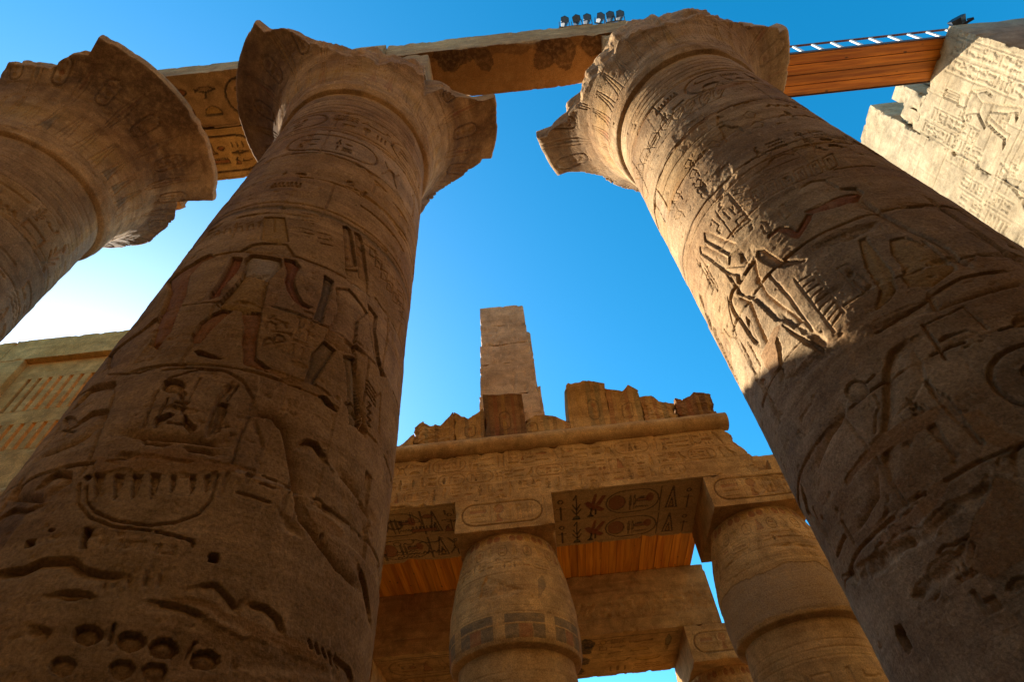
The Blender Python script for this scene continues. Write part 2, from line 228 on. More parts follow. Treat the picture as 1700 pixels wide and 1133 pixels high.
TR['LC']=[
('p',0.05,'ochre',[(-0.772,7.595),(-0.729,7.731),(-0.397,7.701),(-0.341,7.542),(-0.39,7.295),(-0.407,7.202),(-0.369,6.882),(-0.333,6.642),(-0.5,6.595),(-0.719,6.625),(-0.788,6.682),(-0.76,6.856),(-0.725,7.019),(-0.701,7.232),(-0.708,7.387)]),
('p',0.03,'white',[(-0.721,7.702),(-0.381,7.683),(-0.353,7.514),(-0.429,7.23),(-0.674,7.291),(-0.751,7.538)]),
('p',0.05,'red',[(-0.928,7.682),(-0.798,7.644),(-0.773,7.364),(-0.807,7.146),(-0.831,6.98),(-0.813,6.858),(-0.892,6.806),(-0.932,6.892),(-0.913,7.031),(-0.913,7.2),(-0.917,7.422)]),
('p',0.05,'red',[(-0.367,7.723),(-0.24,7.734),(-0.159,7.634),(-0.166,7.444),(-0.16,7.312),(-0.088,7.137),(0.001,6.985),(0.12,6.965),(0.076,6.895),(0.01,6.89),(-0.095,6.967),(-0.195,7.12),(-0.25,7.265),(-0.276,7.478),(-0.326,7.596)]),
('p',0.03,'ochre',[(-0.852,8.729),(-0.591,8.744),(-0.397,8.12),(-0.476,8.038),(-0.714,8.073)]),
('s',0.03,0.03,[(-0.703,8.667),(-0.619,8.329)]),
('p',0.03,None,[(-0.888,7.789),(-0.795,7.968),(-0.689,8.022),(-0.406,8.052),(-0.332,7.938),(-0.254,7.8),(-0.383,7.741),(-0.734,7.75)]),
('p',0.05,'red',[(-0.713,6.607),(-0.6,6.597),(-0.645,6.482),(-0.678,6.338),(-0.719,6.168),(-0.731,6.038),(-0.818,6.072),(-0.854,6.173),(-0.847,6.376),(-0.794,6.515)]),
('p',0.06,None,[(-0.749,5.928),(-0.7,5.944),(-0.57,5.876),(-0.476,5.83),(-0.573,5.83),(-0.692,5.867)]),
('p',0.055,'red',[(-0.519,6.591),(-0.329,6.625),(-0.304,6.451),(-0.266,6.188),(-0.206,5.922),(-0.095,5.846),(0.104,5.765),(-0.001,5.769),(-0.114,5.777),(-0.283,5.804),(-0.329,5.973),(-0.396,6.147),(-0.421,6.344)]),
('p',0.045,None,[(0.136,8.96),(0.194,9.02),(0.254,8.961),(0.472,8.186),(0.333,8.011)]),
('p',0.045,None,[(0.308,8.961),(0.373,9.007),(0.455,8.894),(0.681,8.046),(0.541,7.983)]),
('p',0.03,None,[(0.332,7.984),(0.491,8.129),(0.679,8.018),(0.712,7.814),(0.53,7.705),(0.4,7.759)]),
('p',0.05,'blue',[(0.121,7.644),(0.245,7.61),(0.261,7.308),(0.255,7.009),(0.277,6.77),(0.168,6.783),(0.17,6.983),(0.16,7.311)]),
('p',0.05,None,[(0.29,7.512),(0.449,7.644),(0.778,7.464),(0.667,7.186),(0.706,6.789),(0.727,6.588),(0.494,6.487),(0.46,6.53),(0.335,6.537),(0.37,6.866),(0.388,7.123)]),
('p',0.055,'blue',[(0.338,6.521),(0.486,6.462),(0.442,6.239),(0.373,5.901),(0.386,5.835),(0.668,5.672),(0.536,5.661),(0.376,5.783),(0.265,5.712),(0.274,5.957),(0.258,6.237)]),
('p',0.05,'blue',[(0.577,6.469),(0.72,6.545),(0.785,6.361),(0.863,6.038),(0.996,5.672),(0.826,5.622),(0.736,5.931),(0.677,6.232)]),
('p',0.055,None,[(0.741,7.638),(0.934,7.568),(0.944,7.277),(1.101,6.889),(1.245,6.734),(1.159,6.661),(0.992,6.851),(0.85,7.173),(0.791,7.448)]),
('s',0.05,0.03,[(0.646,7.124),(0.772,6.349)]),
('s',0.05,0.03,[(0.788,6.346),(0.877,6.05),(1.053,5.681)]),
('p',0.05,'red',[(-1.263,7.875),(-1.165,7.754),(-1.323,7.712),(-1.387,7.47),(-1.239,7.006),(-1.158,6.588),(-1.099,6.286),(-1.137,6.036),(-1.248,6.139),(-1.408,6.664),(-1.603,7.31),(-1.947,7.802),(-1.546,7.816)]),
('s',0.04,0.03,[(-1.401,8.112),(-1.579,8.154),(-1.715,8.009),(-2.034,8.042)]),
('s',0.05,0.03,[(-1.676,7.412),(-1.592,7.011),(-1.773,6.838),(-2.093,6.782),(-2.087,6.544)]),
('p',0.04,None,[(-1.426,6.674),(-1.56,6.501),(-2.019,6.434),(-1.598,5.908),(-1.355,5.994),(-1.281,6.352)]),
('r',0.03,None,[(-1.324,6.203),(-1.122,6.193),(-0.996,5.938),(-1.098,5.811),(-1.249,5.829)]),
('s',0.03,0.022,[(-0.234,6.389),(-0.246,6.455),(-0.221,6.513),(-0.172,6.494),(-0.144,6.446)]),
('s',0.03,0.022,[(-0.14,6.413),(-0.152,6.479),(-0.125,6.539),(-0.077,6.524),(-0.05,6.477)]),
('s',0.03,0.022,[(-0.19,6.135),(-0.201,6.197),(-0.176,6.251),(-0.129,6.235),(-0.103,6.191)]),
('s',0.03,0.022,[(-0.114,6.219),(-0.125,6.281),(-0.099,6.339),(-0.051,6.325),(-0.025,6.281)]),
('s',0.025,0.022,[(-0.234,6.569),(-0.055,6.547)]),
('s',0.025,0.022,[(-0.174,6.362),(-0.032,6.398)]),
('s',0.025,0.022,[(-0.173,6.159),(-0.022,6.266)]),
('s',0.025,0.022,[(-1.646,8.818),(-1.502,8.776)]),
('s',0.025,0.02,[(-1.469,8.459),(-1.549,8.669),(-1.444,8.611),(-1.352,8.403)]),
('s',0.025,0.022,[(-1.382,8.641),(-1.283,8.664)]),
('s',0.025,0.02,[(-1.269,8.38),(-1.325,8.556),(-1.246,8.537),(-1.176,8.359)]),
('s',0.025,0.022,[(-1.192,8.572),(-1.108,8.622)]),
('s',0.025,0.02,[(-1.106,8.356),(-1.15,8.517),(-1.084,8.519),(-1.024,8.356)]),
('s',0.025,0.022,[(-1.031,8.553),(-0.956,8.62)]),
('s',0.025,0.02,[(-0.962,8.367),(-0.999,8.52),(-0.939,8.534),(-0.887,8.382)]),
('s',0.025,0.022,[(-0.887,8.566),(-0.817,8.648)]),
('s',0.025,0.02,[(-0.829,8.404),(-0.862,8.551),(-0.805,8.576),(-0.759,8.43)]),
('s',0.02,0.018,[(-0.407,8.93),(-0.212,8.977)]),
('s',0.02,0.018,[(-0.395,8.872),(-0.201,8.921)]),
('s',0.02,0.018,[(-0.38,8.804),(-0.188,8.855)]),
('s',0.02,0.018,[(-0.366,8.738),(-0.176,8.789)]),
('s',0.025,0.022,[(-0.361,8.526),(-0.205,8.526)]),
('s',0.025,0.022,[(-0.125,8.523),(0.032,8.561)]),
('s',0.025,0.022,[(-0.101,8.398),(0.054,8.438)]),
('s',0.025,0.022,[(-0.054,8.294),(0.099,8.339)]),
('s',0.025,0.022,[(-0.315,8.433),(-0.161,8.44)]),
('s',0.025,0.022,[(-1.19,8.654),(-1.1,8.217)]),
('s',0.025,0.02,[(0.586,8.882),(0.698,8.912),(0.707,8.693),(0.598,8.664),(0.586,8.882)]),
('s',0.02,0.018,[(0.616,8.833),(0.69,8.784)]),
('s',0.025,0.02,[(0.717,8.734),(0.829,8.771),(0.836,8.557),(0.726,8.522),(0.717,8.734)]),
('s',0.02,0.018,[(0.748,8.69),(0.818,8.644)]),
('s',0.025,0.02,[(0.854,8.609),(0.967,8.655),(0.972,8.444),(0.86,8.401),(0.854,8.609)]),
('s',0.02,0.018,[(0.887,8.571),(0.954,8.527)]),
('s',0.025,0.02,[(1.001,8.51),(1.12,8.567),(1.121,8.358),(1.005,8.304),(1.001,8.51)]),
('s',0.02,0.018,[(1.036,8.478),(1.102,8.436)]),
('s',0.025,0.02,[(1.164,8.443),(1.295,8.519),(1.293,8.309),(1.165,8.238),(1.164,8.443)]),
('s',0.02,0.018,[(1.205,8.421),(1.272,8.382)]),
('s',0.025,0.02,[(1.241,8.767),(1.421,8.862)]),
('s',0.025,0.02,[(1.238,8.599),(1.371,8.68)]),
('s',0.025,0.02,[(1.298,8.576),(1.491,8.688)]),
('s',0.025,0.02,[(1.294,8.413),(1.436,8.505)]),
('s',0.025,0.02,[(1.357,8.396),(1.567,8.53)]),
('s',0.025,0.02,[(1.351,8.237),(1.504,8.342)]),
('s',0.025,0.02,[(1.418,8.227),(1.653,8.391)]),
('s',0.025,0.02,[(1.411,8.071),(1.579,8.194)]),
('s',0.025,0.02,[(0.928,6.391),(1.114,6.331)]),
('s',0.025,0.02,[(0.94,6.328),(1.127,6.27)]),
('s',0.025,0.02,[(0.952,6.266),(1.139,6.209)]),
('s',0.025,0.02,[(0.964,6.204),(1.152,6.15)]),
('s',0.03,0.022,[(1.022,6.099),(1.069,6.093),(1.022,6.005),(1.074,5.989)]),
('s',0.03,0.022,[(1.04,6.006),(1.088,6.001),(1.041,5.914),(1.093,5.899)]),
('s',0.03,0.022,[(1.059,5.915),(1.106,5.911),(1.059,5.825),(1.112,5.811)]),
('s',0.04,0.03,[(1.11,7.69),(1.284,7.678),(1.301,7.437),(1.609,7.376)]),
('s',0.02,0.02,[(1.108,6.258),(1.209,6.422),(1.282,5.874)]),
('s',0.03,0.025,[(-1.538,5.815),(-1.271,5.707),(-1.135,5.676),(-0.946,5.72)]),
('s',0.02,0.02,[(-0.921,5.659),(-0.647,5.683),(-0.406,5.682),(-0.248,5.612),(-0.093,5.42),(-0.03,5.213)]),
('s',0.025,0.02,[(-0.793,4.931),(-0.856,5.331),(-0.811,5.546),(-0.616,5.663),(-0.409,5.675),(-0.215,5.575),(-0.101,5.411),(-0.063,5.18),(-0.075,4.979),(-0.055,4.683)]),
('s',0.025,0.02,[(-0.957,4.386),(-0.892,4.255),(-0.786,4.152),(-0.628,4.075),(-0.409,4.048),(-0.252,4.093),(-0.139,4.186),(-0.097,4.32),(-0.118,4.551)]),
('s',0.02,0.018,[(-1.026,4.422),(-0.94,4.236),(-0.801,4.106),(-0.606,4.024),(-0.378,4.011)]),
('p',0.06,None,[(-0.652,5.441),(-0.647,5.409),(-0.655,5.38),(-0.676,5.36),(-0.706,5.35),(-0.742,5.353),(-0.779,5.369),(-0.813,5.395),(-0.839,5.428),(-0.852,5.462),(-0.852,5.494),(-0.836,5.518),(-0.809,5.531),(-0.773,5.533),(-0.735,5.523),(-0.699,5.502),(-0.67,5.474)]),
('s',0.03,0.018,[(-0.667,5.344),(-0.627,5.293),(-0.609,5.336),(-0.643,5.37),(-0.667,5.344)]),
('s',0.03,0.018,[(-0.623,5.293),(-0.58,5.159)]),
('s',0.03,0.018,[(-0.656,5.239),(-0.552,5.236)]),
('s',0.02,0.02,[(-0.568,5.552),(-0.563,5.111)]),
('p',0.05,None,[(-0.746,5.056),(-0.653,5.122),(-0.61,5.091),(-0.713,4.944)]),
('s',0.035,0.025,[(-0.737,5.29),(-0.726,5.088),(-0.709,4.96)]),
('p',0.06,None,[(-0.543,5.113),(-0.406,4.955),(-0.435,4.919),(-0.531,5.017)]),
('s',0.03,0.022,[(-0.633,5.009),(-0.416,4.985)]),
('s',0.045,0.03,[(-0.301,5.548),(-0.352,5.333),(-0.345,5.095),(-0.305,4.897)]),
('s',0.045,0.03,[(-0.253,5.524),(-0.28,5.316)]),
('p',0.05,None,[(-0.342,5.3),(-0.261,5.286),(-0.245,5.12),(-0.24,4.96),(-0.289,4.947),(-0.305,5.104)]),
('s',0.06,0.04,[(-0.861,4.865),(-0.547,4.829),(-0.19,4.825)]),
('s',0.05,0.03,[(-0.726,4.793),(-0.435,4.738),(-0.203,4.733)]),
('s',0.05,0.03,[(-0.755,4.838),(-0.71,4.778)]),
('m',0,'mortar',[(-1.043,4.68),(-0.822,4.611),(-0.667,4.72),(-0.3,4.69),(0.074,4.67),(0.073,4.599),(-0.148,4.585),(-0.362,4.525),(-0.564,4.556),(-0.671,4.485),(-0.946,4.528)]),
('r',0.03,None,[(-0.891,4.673),(-0.874,4.728),(-0.707,4.72),(-0.645,4.663),(-0.789,4.582)]),
('r',0.03,None,[(-0.43,4.501),(-0.268,4.529),(-0.247,4.466),(-0.39,4.44)]),
('r',0.03,None,[(-0.24,4.96),(-0.151,5.017),(-0.09,4.88),(-0.179,4.822)]),
('p',0.035,None,[(-0.954,4.502),(-0.875,4.493),(-0.841,4.349),(-0.832,4.249)]),
('p',0.035,None,[(-0.807,4.488),(-0.734,4.485),(-0.706,4.343),(-0.7,4.244)]),
('p',0.035,None,[(-0.68,4.485),(-0.61,4.486),(-0.586,4.345),(-0.583,4.246)]),
('p',0.035,None,[(-0.558,4.489),(-0.49,4.495),(-0.47,4.353),(-0.469,4.254)]),
('p',0.03,None,[(-0.426,4.489),(-0.386,4.494),(-0.361,4.367),(-0.361,4.316)]),
('p',0.03,None,[(-0.3,4.509),(-0.26,4.517),(-0.238,4.389),(-0.24,4.337)]),
('p',0.03,None,[(-0.209,4.528),(-0.169,4.538),(-0.149,4.409),(-0.152,4.357)]),
('s',0.07,0.05,[(-1.752,5.585),(-1.705,5.727),(-1.39,5.636),(-1.336,5.557)]),
('s',0.05,0.04,[(-1.466,5.174),(-1.388,5.258),(-1.235,5.23),(-1.171,5.086),(-1.194,5.013)]),
('s',0.05,0.035,[(-1.745,5.231),(-1.707,5.08),(-1.759,5.014)]),
('s',0.05,0.035,[(-1.206,4.945),(-1.29,4.873),(-1.459,4.844),(-1.688,4.857)]),
('p',0.03,None,[(-1.51,5.204),(-1.496,5.176),(-1.496,5.158),(-1.512,5.152),(-1.542,5.159),(-1.584,5.182),(-1.636,5.217),(-1.693,5.264),(-1.748,5.315),(-1.79,5.363),(-1.807,5.394),(-1.791,5.402),(-1.748,5.387),(-1.692,5.357),(-1.635,5.319),(-1.582,5.279),(-1.54,5.239)]),
('s',0.03,0.02,[(-1.569,5.165),(-1.524,5.039)]),
('s',0.03,0.02,[(-1.652,5.164),(-1.416,5.041)]),
('s',0.06,0.045,[(-1.379,4.535),(-1.324,4.604),(-1.173,4.543),(-1.121,4.439),(-1.182,4.377)]),
('s',0.05,0.04,[(-1.701,4.609),(-1.678,4.479),(-1.229,4.308)]),
('s',0.04,0.03,[(-1.602,4.298),(-1.512,4.326),(-1.362,4.264),(-1.249,4.27)]),
('s',0.02,0.02,[(-1.279,5.462),(-1.214,5.265),(-1.068,4.643),(-1.06,4.506)]),
('p',0.1,None,[(-0.959,4.471),(-0.957,4.463),(-0.958,4.455),(-0.963,4.451),(-0.971,4.45),(-0.981,4.452),(-0.992,4.457),(-1.002,4.465),(-1.01,4.475),(-1.015,4.484),(-1.016,4.492),(-1.013,4.498),(-1.006,4.501),(-0.996,4.5),(-0.985,4.496),(-0.975,4.49),(-0.966,4.481)]),
('p',0.16,None,[(0.017,3.909),(0.076,3.918),(0.092,3.853),(0.033,3.847)]),
('p',0.16,None,[(-0.776,4.015),(-0.714,4.013),(-0.726,3.926),(-0.694,3.852),(-0.737,3.859),(-0.764,3.927)]),
('p',0.1,None,[(-1.137,3.96),(-1.067,3.959),(-1.054,3.904),(-1.104,3.901)]),
('p',0.06,None,[(-0.979,4.018),(-0.978,4.013),(-0.979,4.009),(-0.982,4.006),(-0.988,4.006),(-0.995,4.007),(-1.002,4.01),(-1.009,4.015),(-1.014,4.02),(-1.017,4.025),(-1.017,4.03),(-1.015,4.033),(-1.01,4.035),(-1.004,4.034),(-0.996,4.032),(-0.989,4.028),(-0.983,4.023)]),
('s',0.06,0.035,[(-1.171,3.741),(-1.018,3.736),(-0.94,3.786),(-0.75,3.782),(-0.65,3.71),(-0.525,3.679),(-0.399,3.681)]),
('s',0.03,0.02,[(-0.344,4.01),(-0.106,3.973),(-0.093,3.932)]),
('s',0.04,0.03,[(-0.498,3.661),(-0.49,3.598),(-0.478,3.552)]),
('s',0.04,0.03,[(-0.444,3.683),(-0.437,3.62),(-0.426,3.574)]),
('s',0.04,0.03,[(-0.368,3.689),(-0.362,3.626),(-0.351,3.58)]),
('s',0.04,0.03,[(-0.28,3.709),(-0.275,3.645),(-0.265,3.598)]),
('s',0.04,0.03,[(-0.203,3.72),(-0.199,3.655),(-0.19,3.608)]),
('s',0.05,0.03,[(-0.717,3.551),(-0.627,3.558),(-0.542,3.541),(-0.606,3.513),(-0.698,3.528)]),
('s',0.045,0.03,[(-0.17,3.53),(-0.023,3.517),(0.121,3.477)]),
('s',0.04,0.03,[(0.027,3.667),(0.121,3.698),(0.209,3.641),(0.281,3.582),(0.305,3.628)]),
('s',0.045,0.03,[(0.361,3.634),(0.479,3.64),(0.586,3.595),(0.641,3.515)]),
('m',0,'mortar',[(-0.166,3.564),(0.059,3.567),(0.331,3.538),(0.641,3.515),(1.072,3.497),(1.113,3.473),(0.804,3.434),(0.449,3.457),(0.182,3.5),(-0.023,3.517)]),
('r',0.02,None,[(-0.064,3.452),(0.263,3.464),(0.66,3.445),(1.226,3.464),(1.249,3.388),(0.009,3.076)]),
('p',0.045,None,[(-0.365,3.301),(-0.361,3.279),(-0.367,3.261),(-0.383,3.247),(-0.406,3.24),(-0.433,3.241),(-0.461,3.249),(-0.486,3.264),(-0.505,3.284),(-0.515,3.305),(-0.514,3.325),(-0.503,3.342),(-0.483,3.353),(-0.456,3.356),(-0.428,3.351),(-0.4,3.339),(-0.378,3.321)]),
('p',0.045,None,[(-0.137,3.282),(-0.134,3.261),(-0.141,3.242),(-0.158,3.227),(-0.181,3.218),(-0.208,3.218),(-0.235,3.225),(-0.259,3.238),(-0.276,3.257),(-0.285,3.278),(-0.283,3.298),(-0.271,3.316),(-0.251,3.327),(-0.225,3.332),(-0.197,3.329),(-0.17,3.319),(-0.149,3.302)]),
('p',0.045,None,[(0.045,3.27),(0.047,3.249),(0.039,3.229),(0.021,3.213),(-0.003,3.203),(-0.031,3.202),(-0.058,3.207),(-0.082,3.22),(-0.098,3.238),(-0.106,3.259),(-0.103,3.28),(-0.091,3.298),(-0.07,3.31),(-0.043,3.316),(-0.014,3.315),(0.012,3.305),(0.033,3.29)]),
('p',0.045,None,[(0.288,3.249),(0.289,3.227),(0.279,3.206),(0.259,3.189),(0.233,3.178),(0.203,3.175),(0.175,3.179),(0.151,3.191),(0.134,3.208),(0.127,3.229),(0.131,3.25),(0.145,3.269),(0.168,3.283),(0.197,3.291),(0.227,3.291),(0.255,3.283),(0.276,3.268)]),
('p',0.03,None,[(-0.42,3.12),(-0.415,3.101),(-0.42,3.085),(-0.432,3.073),(-0.451,3.067),(-0.474,3.069),(-0.497,3.077),(-0.519,3.09),(-0.536,3.108),(-0.545,3.128),(-0.546,3.146),(-0.537,3.16),(-0.521,3.169),(-0.499,3.172),(-0.475,3.167),(-0.452,3.155),(-0.432,3.139)]),
('p',0.03,None,[(-0.131,3.126),(-0.128,3.106),(-0.134,3.089),(-0.147,3.076),(-0.166,3.069),(-0.189,3.069),(-0.212,3.075),(-0.232,3.088),(-0.248,3.105),(-0.255,3.124),(-0.255,3.143),(-0.245,3.158),(-0.229,3.169),(-0.207,3.172),(-0.183,3.169),(-0.161,3.159),(-0.142,3.144)]),
('p',0.03,None,[(0.033,3.13),(0.035,3.111),(0.029,3.093),(0.015,3.079),(-0.005,3.071),(-0.029,3.07),(-0.052,3.076),(-0.072,3.088),(-0.087,3.105),(-0.094,3.124),(-0.093,3.143),(-0.082,3.159),(-0.065,3.17),(-0.043,3.175),(-0.019,3.173),(0.004,3.164),(0.022,3.149)]),
('s',0.03,0.02,[(-0.334,3.367),(-0.309,3.252)]),
('s',0.03,0.02,[(0.121,3.326),(0.102,3.238)]),
('s',0.03,0.03,[(-0.718,3.342),(-0.641,3.307),(-0.638,3.242)]),
('s',0.035,0.025,[(0.854,3.538),(0.913,3.47)]),
('s',0.035,0.025,[(0.921,3.534),(0.983,3.468)]),
('s',0.035,0.025,[(0.993,3.532),(1.058,3.467)]),
('s',0.035,0.025,[(1.069,3.532),(1.138,3.468)]),
('s',0.035,0.025,[(1.152,3.535),(1.227,3.473)]),
('s',0.04,0.03,[(1.17,3.524),(1.387,3.524),(1.462,3.465)]),
('s',0.07,0.045,[(-0.04,5.223),(0.105,5.258),(0.224,5.173),(0.279,5.068),(0.379,4.835),(0.476,4.59),(0.567,4.389),(0.785,4.261),(1.003,4.156),(1.299,4.143)]),
('s',0.02,0.03,[(-0.013,5.166),(0.117,4.928),(0.1,4.738)]),
('s',0.06,0.04,[(0.396,5.098),(0.448,5.168),(0.544,5.185),(0.651,5.085)]),
('s',0.07,0.05,[(0.84,5.01),(1.005,4.958),(1.261,4.876),(1.398,4.873)]),
('s',0.04,0.03,[(0.789,4.367),(0.798,4.268)]),
('s',0.06,0.04,[(1.33,4.314),(1.443,4.243),(1.674,4.081)]),
('m',0,'mortar',[(0.12,4.659),(0.38,4.629),(0.367,4.581),(0.141,4.582)]),
('m',0,'mortar',[(0.557,4.519),(0.81,4.542),(1.025,4.523),(1.006,4.443),(0.714,4.435)]),
('r',0.02,None,[(0.871,4.872),(1.339,4.804),(1.405,4.577),(0.986,4.528),(0.881,4.668)]),
('r',0.025,None,[(0.299,4.482),(0.608,4.304),(0.66,4.202),(0.454,4.235)]),
]
